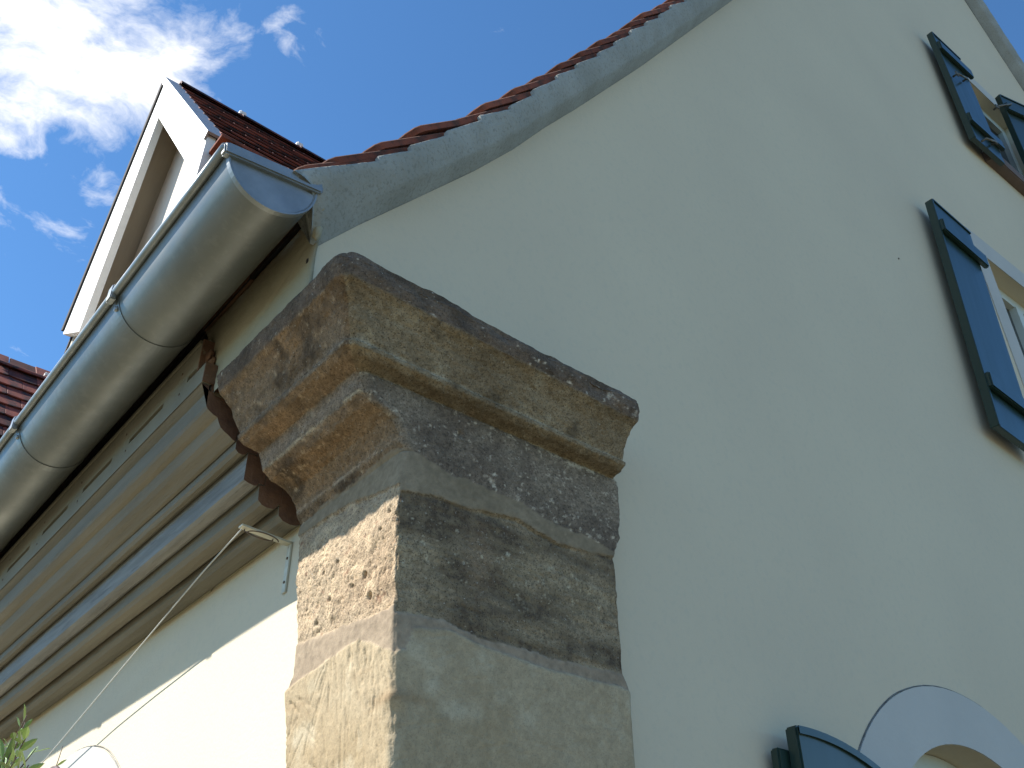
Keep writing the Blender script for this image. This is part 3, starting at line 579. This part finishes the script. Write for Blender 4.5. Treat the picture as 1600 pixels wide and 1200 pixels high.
# crumbs of filler at the broken ends
def lump(name, c, r, m, parent, seed, sq=(1, 1, 1)):
    bm = bmesh.new(); bmesh.ops.create_icosphere(bm, subdivisions=3, radius=1)
    for v in bm.verts:
        d = 1+.45*fb1(v.co.x*1.7+seed, v.co.y*1.7, v.co.z*1.7, seed, 3); v.co = Vector((c[0]+v.co.x*r*d*sq[0], c[1]+v.co.y*r*d*sq[1], c[2]+v.co.z*r*d*sq[2]))
    me = bpy.data.meshes.new(name); bm.to_mesh(me); bm.free(); return add(name, me, m, parent, True)
for i, (c, r) in enumerate((((-.205, .455, 2.862), .010), ((-.207, .438, 2.842), .012), ((-.204, .468, 2.895), .009), ((-.203, .428, 2.825), .009), ((-.206, .450, 2.800), .008), ((-.204, .44, 2.775), .010))):
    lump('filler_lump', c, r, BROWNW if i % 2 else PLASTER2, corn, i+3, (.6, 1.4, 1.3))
lump('filler_lump', (-.216, .004, 2.925), .013, PLASTER2, corn, 77, (.8, .9, 1.5))
lump('filler_lump', (-.203, .022, 2.885), .010, PLASTER2, corn, 79, (.8, .9, 2.0))
lump('hole_shade_lump', (-.1995, .052, 2.835), .0045, DARKW, corn, 78, (.5, 1, 1.3))  # solid dark lump painted as the shade inside a small hole

# ------------------------------------------------------------------ main roof
roof = empty('roof', (0, 0, 0), house)
M = [(-.124, 3.073), (-.054, 3.153), (.032, 3.261), (.120, 3.375), (.207, 3.478), (.279, 3.588), (.361, 3.714), (.437, 3.820), (.525, 3.946), (.596, 4.055), (.672, 4.172), (.749, 4.285), (.822, 4.389), (.886, 4.496), (.978, 4.620)]
gx_, gz_ = M[-1]
while gx_+.079 < RX-.05: gx_ += .0785; gz_ += .119; M.append((gx_, gz_))
NT = len(M)
def tang(i):
    a = M[max(i-2, 0)]; b = M[min(i+2, NT-1)]; return math.atan2(b[1]-a[1], b[0]-a[0])
TT = .0165; TH0 = [39.7, 41.9, 43.0, 43.8]
TH_ = lambda i: math.radians(TH0[i]) if i < 4 else tang(i)-TILT
TILT = math.radians(6.8)
tiles = []          # lower end (bottom side) and direction for each course
for i, (mx_, mz_) in enumerate(M):
    th = TH_(i); ln = .235 if i else .21
    tiles.append((mx_-ln*math.cos(th), mz_-ln*math.sin(th), th))
def tile_mesh(name, w=.176, L=.40, t=TT, mats=None, seg=8, rnd=.045):
    """plain tile with a rounded tail; local x up the slope, y across, z normal; underside at z = 0"""
    out = [(L, -w/2)]
    for k in range(seg+1):
        a = -math.pi/2+math.pi*k/seg; out.append((rnd-rnd*math.cos(a), w/2*math.sin(a)))
    out += [(L, w/2)]
    n = len(out); V = [(u, v, 0) for u, v in out]+[(u, v, t) for u, v in out]
    F = [tuple(range(n)), tuple(reversed(range(n, 2*n)))]+[(i, n+i, n+(i+1) % n, (i+1) % n) for i in range(n)]
    me = mesh(name, V, F); bm = bmesh.new(); bm.from_mesh(me); bmesh.ops.recalc_face_normals(bm, faces=bm.faces[:])
    es = [e for e in bm.edges if abs(e.verts[0].co.z-e.verts[1].co.z) < 1e-6 and e.verts[0].co.z > t*.5]
    bmesh.ops.bevel(bm, geom=es, offset=.003, segments=1, affect='EDGES'); bm.to_mesh(me); bm.free()
    for mm in mats: me.materials.append(mm)
    if len(mats) > 1:
        for p in me.polygons:
            if p.normal.z > .5: p.material_index = 1
    return me
TM = tile_mesh('roof_tile', mats=[TILEW, TILETOP])
def put_tile(me, parent, x, y, z, th, mirror=False, name='roof_tile', jit=1.0):
    o = bpy.data.objects.new(name, me); COL.objects.link(o); o.parent = parent
    R = Matrix.Rotation(-th, 4, 'Y')
    R = Matrix.Rotation(random.gauss(0, .010)*jit, 4, 'Z') @ R @ Matrix.Rotation(random.gauss(0, .010)*jit, 4, 'Y') @ Matrix.Rotation(random.gauss(0, .006)*jit, 4, 'X')
    if mirror: R = Matrix.Rotation(math.pi, 4, 'Z') @ R; x = 2*RX-x
    o.matrix_local = Matrix.Translation((x, y, z)) @ R; return o
for i, (x, z, th) in enumerate(tiles):
    for c in range(2 if i > 3 else 40):
        put_tile(TM, roof, x+random.uniform(-.004, .004)+(0 if (i+c) % 2 == 0 else 0), -.026+.088+.180*c+(random.uniform(-.006, .006) if c else random.uniform(-.001, .002)), z+random.uniform(-.002, .004), th, jit=1.0 if c else .3)
for i, (x, z, th) in enumerate(tiles): put_tile(TM, roof, x, -.026+.088, z, th, True)
# doubled eave course under the first tiles
x, z, th = tiles[0]
for c in range(1, 30): put_tile(TM, roof, x+.010, -.020+.09+.180*c, z-.0185, th+.03)
# boarding and the remaining courses (stepped sheet)
prof = [(x, z) for x, z, th in tiles] + [(RX, RZ+.08)]
def stepped(name, mirror, y0, y1, dz, m, rowdrop=0):
    V = []; F = []
    for i, (x, z) in enumerate(prof):
        th = tiles[min(i, NT-1)][2]; xx = 2*RX-x if mirror else x
        nx, nzz = -math.sin(th+TILT), math.cos(th+TILT)
        for h in ((dz-.016), dz):
            V += [((2*RX-(x+nx*h)) if mirror else x+nx*h, y, z+nzz*h) for y in (y0, y1)]
    n = len(prof)
    for i in range(n):
        a = i*4; F.append((a, a+1, a+3, a+2))
        if i < n-1: F.append((a+2, a+3, a+5, a+4))
    return add(name, mesh(name, V, F), m, roof)
st = stepped('tile_courses', False, .335, 8.95, .050, TILETOP); st['kind'] = 'stuff'
st = stepped('tile_courses', True, .155, 8.95, .050, TILETOP); st['kind'] = 'stuff'
for mir in (False, True):
    V = []; F = []; pr = [(-.205, 2.99)] + [(x+.05, z+.028) for x, z in M[1:]] + [(RX, RZ+.04)]
    for x, z in pr: V += [((2*RX-x) if mir else x, y, z+h) for h in (-.03, .0) for y in (.052, 8.9)]
    for i in range(len(pr)-1): a = 4*i; F += [(a, a+1, a+5, a+4), (a+2, a+6, a+7, a+3), (a, a+4, a+6, a+2), (a+1, a+3, a+7, a+5)]
    F.append((0, 2, 3, 1)); add('roof_boarding', mesh('roof_boarding', V, F), DARKW, roof)
# ridge tiles
for i in range(24):
    pts = arcpts(0, 0, .10, -10, 190, 10); V = []; F = []
    for j, yv in enumerate((0, .38)):
        rr = 1.0 if j else .9
        V += [(u*rr, yv, v*rr) for u, v in pts] + [(u*rr*.85, yv, v*rr*.85) for u, v in pts]
    n = len(pts)
    for a in range(n-1): F += [(a, a+1, 2*n+a+1, 2*n+a), (n+a, 3*n+a, 3*n+a+1, n+a+1), (a, n+a, n+a+1, a+1), (2*n+a, 2*n+a+1, 3*n+a+1, 3*n+a)]
    if i == 0: RM = mesh('ridge_tile', V, F); RM.materials.append(TILEW)
    o = bpy.data.objects.new('ridge_tile', RM); COL.objects.link(o); o.parent = roof; o.location = (RX, -.03+.365*i, RZ+.05)
# verge: mortar cove between the tile edges and the gable wall
def verge(mirror):
    NU = 20
    poly = []                      # stepped upper line: along each tile's underside, then up over its end
    for i in range(NT):
        x, z = M[i]; th = TH_(i)
        nxt = M[i+1] if i+1 < NT else None
        if i == 0:
            for k in range(14): poly.append((x-(.215-.0154*k)*math.cos(th), z-(.215-.0154*k)*math.sin(th), i))
        poly.append((x, z, i)); 
        nx, nzz = -math.sin(th), math.cos(th); rag = .8+.3*fb1(i*3.3, 0, 0, 90)
        poly.append((x+.004+nx*TT*.9*rag, z+.003+nzz*TT*rag, i+.3))
        if nxt:
            sx, sz = x+.004+nx*TT*.9*rag, z+.003+nzz*TT*rag
            for k in range(1, 9):
                f = k/9; poly.append((sx+(nxt[0]-sx)*f, sz+(nxt[1]-sz)*f, i+.3+f*.6))
    xs = np.array([p[0] for p in poly]); V = []; n = len(poly)
    lx = [a for a, b in VL]; lz = [b for a, b in VL]
    xsm = np.convolve(np.concatenate([np.full(7, xs[0]), xs, np.full(7, xs[-1])]), np.ones(15)/15, 'valid'); xsm = np.maximum.accumulate(xsm+np.arange(n)*1e-5)
    for k, (x, z, _) in enumerate(poly):
        xb = float(xsm[k]); zb = float(np.interp(xb, [-.324]+[m_[0] for m_ in M], [M[0][1]-.200*math.tan(TH_(0))]+[m_[1] for m_ in M]))
        a_ = max(xb, -.15); th = math.atan2(float(np.interp(a_+.22, lx, lz)-np.interp(a_-.04, lx, lz)), .26)
        fx = xb+math.sin(th)*.075; fz = float(np.interp(fx, lx, lz)) if fx > -.191 else 2.867
        fx = max(fx, -.205)
        endf = min(1, max(0, (-.07-xb)/.13))
        rag = .0016*fb1(x*40, z*40, 3, 91, 4)
        for u in range(NU+1):
            f = u/NU; w_ = max(0, 1-f/.28); px_, pz_ = xb+(fx-xb)*f+(x-xb)*w_, zb+(fz-zb)*f+(z-zb)*w_
            if f < .70: y = -.0365+.022*(f/.70)**1.6
            else: t = (f-.70)/.30; y = -.0145+(YG+.002+.0145)*(t**1.2)
            t = max(0, (f-.12)/.88); y = y*(1-endf)+(-.0365+(YG+.0385)*t**1.5)*endf
            y += rag*(1-f)+.0016*fb1(px_*14, y*14, pz_*14, 92, 4)+.0007*fb1(px_*90, 0, pz_*90, 93, 3)
            V.append(((2*RX-px_) if mirror else px_, y, pz_+.0012*fb1(px_*25, 0, 1, 94)*f))
        V.append(((2*RX-x) if mirror else x, .02, z+.001))
    m_ = NU+2; F = []
    for k in range(n-1):
        for u in range(NU): a = k*m_+u; F.append((a, a+1, a+m_+1, a+m_))
        a = k*m_; F.append((a, a+m_, a+m_+NU+1, a+NU+1))
    if not mirror: F.append(tuple(range(0, NU+1)) + (NU+1,))
    me = mesh('verge_mortar', V, F); o = add('verge_mortar', me, MORTARV, roof, False)
    me.polygons.foreach_set('use_smooth', [True]*len(me.polygons)); me.update()
    return o
verge(False)['label'] = 'stepped grey mortar verge under the tile edges'
verge(True)
# ------------------------------------------------------------------ gutter
gut = tag(empty('gutter', (0, 0, 0)), 'half round zinc gutter with closed end hanging under the roof edge', 'gutter')
GX, GZ, GR = -.3185, 2.9195, .0835; GT = math.radians(6.2); GY0, GY1 = -.019, 8.9
def grot(u, v): return (GX+u*math.cos(GT)-v*math.sin(GT), GZ+u*math.sin(GT)+v*math.cos(GT))
def strip(name, arc, y0, y1, n, m, parent, jit=0, seed=0):
    V = []; F = []; k = len(arc)
    for j in range(n+1):
        y = y0+(y1-y0)*j/n
        for i, (u, v) in enumerate(arc):
            d = 1+jit*fb1(u*8, y*2.2, v*8, seed, 3); x, z = grot(u*d, v*d); V.append((x, y, z))
    for j in range(n):
        for i in range(k-1): a = j*k+i; F.append((a, a+1, a+k+1, a+k))
    return add(name, mesh(name, V, F), m, parent, True)
front_lip = [(-GR, .012)]
arc = [(-GR-.001, .010), (-GR-.001, 0.0)] + [(GR*math.cos(math.radians(a)), GR*math.sin(math.radians(a))) for a in np.linspace(184, 356, 34)] + [(GR, .0), (GR, .012), (GR-.006, .016)]
inn = [(u*.985, v*.985+(.001 if v < 0 else 0)) for u, v in reversed(arc)]
strip('channel', arc+inn, GY0, GY1, 180, ZINC, gut, .004, 51)
# front bead
bx, bz = grot(-GR-.0015, .012)
tube('front_bead', [(bx-.0062, y, bz-.001) for y in np.linspace(GY0-.004, GY1, 60)], .0086, ZINC2, gut, 14)
# end cap: half disc with a folded rim on top
def endcap():
    pts = [(GR*1.02*math.cos(math.radians(a)), GR*1.02*math.sin(math.radians(a))) for a in np.linspace(180, 360, 30)]
    V = []; F = []
    k = len(pts)
    for y, s in ((GY0-.0015, .93), (GY0-.0045, .965), (GY0-.0045, 1.0), (GY0+.006, 1.0)):
        for u, v in pts: x, z = grot(u*s, v*s); V.append((x, y, z))
    for r in range(3):
        for i in range(k-1): a = r*k+i; F.append((a, a+1, a+k+1, a+k))
    F.append(tuple(range(k))); me = mesh('end_cap', V, F); add('end_cap', me, ZINC2, gut, False)
    sec = [(-GR-.012, -.006), (GR+.006, -.006), (GR+.010, 0), (GR+.010, .014), (GR+.004, .0205), (-GR-.004, .0205), (-GR-.012, .016)]
    V = []; n = len(sec)
    for y in (GY0-.0115, GY0+.006):
        for u, v in sec: x, z = grot(u, v); V.append((x, y, z))
    F = [tuple(reversed(range(n))), tuple(range(n, 2*n))]+[(i, (i+1) % n, n+(i+1) % n, n+i) for i in range(n)]
    me = mesh('end_cap_rim', V, F); bm = bmesh.new(); bm.from_mesh(me); bmesh.ops.recalc_face_normals(bm, faces=bm.faces[:]); bmesh.ops.bevel(bm, geom=bm.edges[:], offset=.003, segments=2, affect='EDGES'); bm.to_mesh(me); bm.free()
    add('end_cap_rim', me, ZINC2, gut)
endcap()
# strap brackets
def bracket(y):
    b = empty('gutter_bracket', (0, 0, 0), gut)
    s = 1.018; pts = [(-GR*s, .014)] + [(GR*s*math.cos(math.radians(a)), GR*s*math.sin(math.radians(a))) for a in np.linspace(182, 358, 30)] + [(GR*s, .03)]
    inner = [(u/s*1.004, v/s*1.004) for u, v in pts]; loop = pts+list(reversed(inner)); V = []; F = []; k = len(loop)
    for yy in (y-.0125, y+.0125):
        for u, v in loop: x, z = grot(u, v); V.append((x, yy, z))
    F = [(i, (i+1) % k, k+(i+1) % k, k+i) for i in range(k)]
    h = len(pts)
    for i in range(h-1):
        F += [(i, i+1, k-2-i, k-1-i), (k+i, k+k-1-i, k+k-2-i, k+i+1)]
    add('strap', mesh('strap', V, F), ZINC, b)
    x, z = grot(-GR-.004, .004)
    boxes('lug', [(x-.014, x-.001, y-.013, y+.013, z-.012, z+.024)], ZINC2, b, .0025)
    x, z = grot(-GR*1.01*math.cos(math.radians(14)), -GR*1.01*math.sin(math.radians(14)))
    tube('rivet', [(x+.002, y, z), (x-.0045, y, z-.001)], .0055, ZINC2, b, 12)
    return b
b0 = bracket(.470)
for k_ in range(1, 14):
    c = b0.copy(); COL.objects.link(c); c.parent = gut; c.location = (0, .6077*k_, 0)
    for ch in list(b0.children):
        d = ch.copy(); COL.objects.link(d); d.parent = c
# ------------------------------------------------------------------ dormers (geometry measured on the first, the second is a copy 2.74 m along)
DX = -.10; AP = (2.080, 5.444); RE = (1.185, 4.261); LE = (2.576, 4.293)
def make_dormer():
    d = empty('dormer', (0, 0, 0), house)
    iA, iR, iL = (1.990, 5.100), (1.408, 4.337), (2.266, 4.084)
    def slab(name, pts, x0, x1, m):
        n = len(pts); V = [(x0, a, b) for a, b in pts]+[(x1, a, b) for a, b in pts]
        F = [tuple(range(n)), tuple(reversed(range(n, 2*n)))]+[(i, n+i, n+(i+1) % n, (i+1) % n) for i in range(n)]
        me = mesh(name, V, F); bm = bmesh.new(); bm.from_mesh(me); bmesh.ops.recalc_face_normals(bm, faces=bm.faces[:]); bm.to_mesh(me); bm.free(); return add(name, me, m, d)
    slab('barge_board', [AP, RE, (1.200, 4.050), iR, iA], DX-.012, DX+.018, WPAINT)
    slab('barge_board', [AP, iA, iL, (2.566, 4.255), LE], DX-.0121, DX+.0179, WPAINT)
    # gable face set back behind the boards
    WXP = .020
    slab('front_wall', [(2.02, 5.21), (1.30, 4.25), (1.30, 3.2), (2.50, 3.2), (2.48, 4.17)], WXP, WXP+.06, DWALL)
    # soffits
    def sheet(name, q, t, m):
        a, b, c_, e = [Vector(p) for p in q]; nn = (b-a).cross(e-a).normalized()*t
        V = [a, b, c_, e, a+nn, b+nn, c_+nn, e+nn]; F = [(0, 1, 2, 3), (7, 6, 5, 4), (0, 4, 5, 1), (1, 5, 6, 2), (2, 6, 7, 3), (3, 7, 4, 0)]
        me = mesh(name, V, F); bm = bmesh.new(); bm.from_mesh(me); bmesh.ops.recalc_face_normals(bm, faces=bm.faces[:]); bm.to_mesh(me); bm.free(); return add(name, me, m, d)
    sheet('soffit', [(DX+.0185, 2.035, 5.235), (1.6, 2.035, 5.235), (1.6, 2.50, 4.160), (DX+.0185, 2.50, 4.160)], .03, SOFFITP)
    sheet('soffit', [(DX+.0185, 2.03, 5.23), (1.6, 2.03, 5.23), (1.6, 1.235, 4.180), (DX+.0185, 1.235, 4.180)], -.03, SOFFITP)
    # roof boarding to carry the tiles
    sheet('roof_boarding', [(DX+.02, 2.07, 5.415), (2.2, 2.07, 5.415), (2.2, 2.60, 4.19), (DX+.02, 2.60, 4.19)], -.02, DARKW)
    # zinc edge flashing along both rakes
    for (P0, P1) in ((AP, RE), (AP, LE)):
        v = Vector((0, P1[0]-P0[0], P1[1]-P0[1])); L = v.length; t = v/L; nrm = Vector((0, -t.z, t.y)); nrm = nrm if nrm.z > 0 else -nrm
        V = []; 
        a0 = Vector((0, P0[0], P0[1])); 
        for s_ in (0, L+.012):
            for (xx, nn_) in ((DX-.020, -.020), (DX-.020, .014), (DX+.055, .014), (DX+.055, .004), (DX-.0125, .004), (DX-.0125, -.020)):
                p = a0+t*s_+nrm*nn_; V.append((xx, p.y, p.z))
        k = 6; F = [(i, (i+1) % k, k+(i+1) % k, k+i) for i in range(k)]+[tuple(range(k)), tuple(range(2*k-1, k-1, -1))]
        add('edge_flashing', mesh('edge_flashing', V, F), ZINC2 if P1 is RE else DARKW, d)
    # tiles of the slope towards the gable: individual plain tiles
    v = Vector((0, RE[0]-AP[0], RE[1]-AP[1])); Ls = v.length; t = -v/Ls                       # up the slope
    nrm = Vector((0, -t.z, t.y)); nrm = nrm if nrm.z > 0 else -nrm
    ax = Vector((1, 0, 0)); ym = nrm.cross(t)
    TD = tile_mesh('roof_tile', mats=[DORMT], t=.008, rnd=.016); TH = tile_mesh('roof_tile', w=.088, mats=[DORMT], t=.008, rnd=.008); gauge = .150; nrows = int(Ls/gauge)+1
    for r in range(-2, nrows):
        s0 = Ls+.05-gauge*r                                                                    # distance of the tail below the apex
        zc = AP[1]-s0*abs(v.z)/Ls
        xlim = np.interp(zc, [z for x, z in M], [x for x, z in M])+.12
        ncol = int((xlim-DX)/.176)+1
        for c_ in range(-1 if r % 2 else 0, ncol):
            pos = Vector((DX+.045+(.044 if c_ < 0 else .088+.176*c_+(.088 if r % 2 else 0)), AP[0], AP[1]))-t*s0+nrm*.012
            o = bpy.data.objects.new('roof_tile', TD if c_ >= 0 else TH); COL.objects.link(o); o.parent = d
            B = Matrix.Identity(4); B.col[0][:3] = t; B.col[1][:3] = ym; B.col[2][:3] = nrm
            o.matrix_local = Matrix.Translation(pos) @ B @ Matrix.Rotation(-math.radians(-4.6)+random.gauss(0, .008), 4, 'Y') @ Matrix.Rotation(random.gauss(0, .012), 4, 'Z')
    # far slope as one stepped sheet (only its edge can be seen)
    v2 = Vector((0, LE[0]-AP[0], LE[1]-AP[1])); L2 = v2.length; t2 = v2/L2; n2 = Vector((0, -t2.z, t2.y)); n2 = n2 if n2.z > 0 else -n2
    V = []; F = []
    nr2 = 9
    for i in range(nr2+1):
        s_ = (L2+.06)*i/nr2
        for h in (.018, .034):
            p = Vector((0, AP[0], AP[1]))+t2*s_+n2*h; V += [(DX+.03, p.y, p.z), (2.0, p.y, p.z)]
    for i in range(nr2):
        a = 4*i; F += [(a+0, a+1, a+7, a+6), (a+4, a+5, a+7, a+6)]
    add('tile_slope', mesh('tile_slope', V, F), DORMT, d)['kind'] = 'stuff'
    # lower eave tiles peeping below the board end
    for c_ in range(5):
        boxes('eave_tile', [(DX+.004+.008*c_, DX+.36, 1.085+.012*(c_ % 2), 1.184, 4.175-.045*c_, 4.191-.045*c_)], TILEW, d, .002)
    boxes('tile_bedding', [(DX+.03, DX+.34, 1.125, 1.183, 3.97, 4.17)], TILEW, d)
    boxes('end_block', [(DX+.0185, DX+.10, 2.44, 2.53, 4.115, 4.158)], WPAINT, d, .003)
    boxes('eave_tile', [(DX+.01, DX+.17, 2.42, 2.60, 4.090, 4.106)], TILEW, d, .002)
    boxes('cheek_wall', [(WXP+.061, 1.2, 1.315, 1.375, 3.2, 4.30), (WXP+.061, 1.2, 2.44, 2.50, 3.2, 4.15)], WPAINT, d)
    # ridge tiles, each lapping the next with a pale mortar edge
    pts = arcpts(0, 0, .050, 10, 170, 10); n = len(pts); V = []; F = []
    for j, xv in enumerate((0, .335)):
        rr = (1.08, .98)[j]; V += [(xv, u*rr, v*rr) for u, v in pts] + [(xv, u*rr*.8, v*rr*.8) for u, v in pts]
    for a in range(n-1): F += [(a, a+1, 2*n+a+1, 2*n+a), (n+a, 3*n+a, 3*n+a+1, n+a+1), (a, n+a, n+a+1, a+1), (2*n+a, 2*n+a+1, 3*n+a+1, 3*n+a)]
    rm = mesh('ridge_tile', V, F); rm.materials.append(DORMT)
    pale = None
    for i in range(6):
        o = bpy.data.objects.new('ridge_tile', rm); COL.objects.link(o); o.parent = d; o.location = (DX+.05+.31*i, AP[0], AP[1]-.030)
        if i: 
            if pale is None: pale = boxes('ridge_clip', [(0, .036, -.017, .017, 0, .030)], WPAINT, d, .005); o2 = pale
            else: o2 = pale.copy(); COL.objects.link(o2); o2.parent = d
            o2.location = (DX+.05+.31*i-.012, AP[0]-.004, AP[1]+.022)
    return d
dm = make_dormer()
dm['label'] = 'gabled dormer with white barge boards just above the gutter'
dm2 = dm.copy(); COL.objects.link(dm2); dm2.location = (0, 2.74, 0); dm2.parent = house
for ch in list(dm.children):
    c = ch.copy(); COL.objects.link(c); c.parent = dm2
dm2['label'] = 'further dormer of which only the red tiled slope shows'

# ------------------------------------------------------------------ wall bracket, ring wire, rope
wb = tag(empty('wall_bracket', (XE, .440, 2.50)), 'cream painted steel angle bracket screwed to the wall beside the stone pillar', 'bracket')
boxes('bracket_leg', [(-.0045, -.0005, -.0075, .0075, -.108, -.002)], BRKT, wb, .0008)
V, F = box_vf(-.110, -.0046, -.008, .008, -.0075, -.0035)
me = mesh('bracket_arm', V, F); o = add('bracket_arm', me, BRKT, wb); o.rotation_euler = (0, math.radians(3), 0)
for z in (-.036, -.086): tube('screw', [(-.0044, 0, z), (-.0062, 0, z)], .0028, WIREM, wb, 10)
tube('wire_loop', [(-.070+.030*math.cos(a), .001+.013*math.sin(a), -.006+.013*math.sin(a)) for a in np.linspace(0, 2*math.pi, 40, endpoint=False)], .0011, WIREM, wb, 6, True)
tube('wire_loop', [(-.066+.033*math.cos(a), -.010+.006*math.sin(a), -.014-.006*math.sin(a)) for a in np.linspace(math.pi, 2*math.pi, 20)], .0012, WIREM, wb, 6)
rk = [(-.078, .437, 2.4925), (-.0603, .642, 2.4823), (-.0461, .855, 2.454), (-.033, 1.0745, 2.422), (-.0216, 1.287, 2.388), (-.0125, 1.531, 2.342), (-.005, 1.75, 2.30)]
rp = [tuple(np.interp(t, range(7), [p[i] for p in rk]) for i in range(3)) for t in np.linspace(0, 6, 60)]
for _ in range(4): rp = [rp[0]]+[tuple((a+2*b+c)/4 for a, b, c in zip(rp[i-1], rp[i], rp[i+1])) for i in range(1, len(rp)-1)]+[rp[-1]]
o = tube('rope', rp, .0015, ROPEM, None, 7); tag(o, 'thin pale rope stretched from the bracket tip along under the cornice', 'rope')

# ------------------------------------------------------------------ climbing shrub at the lower left
sh = tag(empty('climbing_shrub', (-.27, 1.05, 0)), 'leafy olive green shoots of a tall shrub in front of the eave wall', 'shrub')
def leafmesh():
    V = [(0, 0, 0)]; prof_ = [(.12, .06), (.3, .14), (.55, .165), (.8, .10), (1.0, 0)]
    for i, (l, w) in enumerate(prof_[:-1]): V += [(l, -w, .02+.05*l), (l, 0, -.01+.03*l), (l, w, .02+.05*l)]
    V.append((1, 0, .0)); F = [(0, 1, 2), (0, 2, 3)]
    for i in range(3): a = 1+3*i; F += [(a, a+3, a+4, a+1), (a+1, a+4, a+5, a+2)]
    F += [(10, 13, 11), (11, 13, 12)]; me = mesh('leaf', V, F); me.materials.append(LEAFM); return me
LM = leafmesh(); rs = random.Random(11)
def sprig(base, tip, nl, size, twigr=.002, m=TWIG):
    b, t = Vector(base), Vector(tip); mid = (b+t)/2+Vector((rs.uniform(-.01, .01), rs.uniform(-.01, .01), rs.uniform(-.01, .01))); pts = [b*(1-s)**2+mid*2*s*(1-s)+t*s*s for s in [i/8 for i in range(9)]]
    tube('twig', pts, twigr, m, sh, 5, taper=.5)
    for i in range(nl):
        s = .15+.85*i/nl; p = b*(1-s)**2+mid*2*s*(1-s)+t*s*s; o = bpy.data.objects.new('leaf', LM); COL.objects.link(o); o.parent = sh; o.location = p
        d = (t-b).normalized()+Vector((rs.gauss(0, .8), rs.gauss(0, .8), rs.gauss(0, .8))); q = d.to_track_quat('X', 'Z'); e = q.to_euler(); e.rotate_axis('X', rs.uniform(-1.5, 1.5)); o.rotation_euler = e
        k = size*rs.uniform(.6, 1.25); o.scale = (k, k, k)
SO = Vector((-.27, 1.05, 0))
def rel(x, y, z): return Vector((x, y, z))-SO
tube('stem', [rel(-.27, 1.05, 0), rel(-.25, 1.09, .9), rel(-.29, 1.02, 1.7), rel(-.28, .98, 2.05)], .012, TWIG, sh, 8, taper=.35)
for (t_, n_) in (((-.30, .96, 2.20), 16), ((-.29, .92, 2.15), 16), ((-.28, .80, 2.19), 12), ((-.30, .905, 2.18), 14), ((-.285, .835, 2.165), 14), ((-.275, .78, 2.15), 12), ((-.29, .80, 2.12), 14), ((-.27, .72, 2.115), 12), ((-.28, .70, 2.08), 12), ((-.30, .85, 2.10), 14), ((-.31, .93, 2.13), 14), ((-.29, .76, 2.07), 12), ((-.26, .88, 2.20), 9), ((-.29, .84, 2.06), 12), ((-.30, .70, 2.10), 8), ((-.30, .95, 2.06), 10)):
    sprig(rel(-.285+rs.uniform(-.01, .01), .93, 2.02), rel(*t_), n_+3, .034)
sprig(rel(-.30, .56, 1.90), rel(-.295, .475, 2.060), 5, .022, .0012)
sprig(rel(-.30, .60, 1.90), rel(-.300, .520, 2.035), 5, .020, .0012)
tube('arching_cane', [rel(-.30+.0*i, .58-.20*i/20, 1.90+.125*math.sin(math.pi*(.12+.76*i/20))) for i in range(21)], .0045, TWIG, sh, 7)
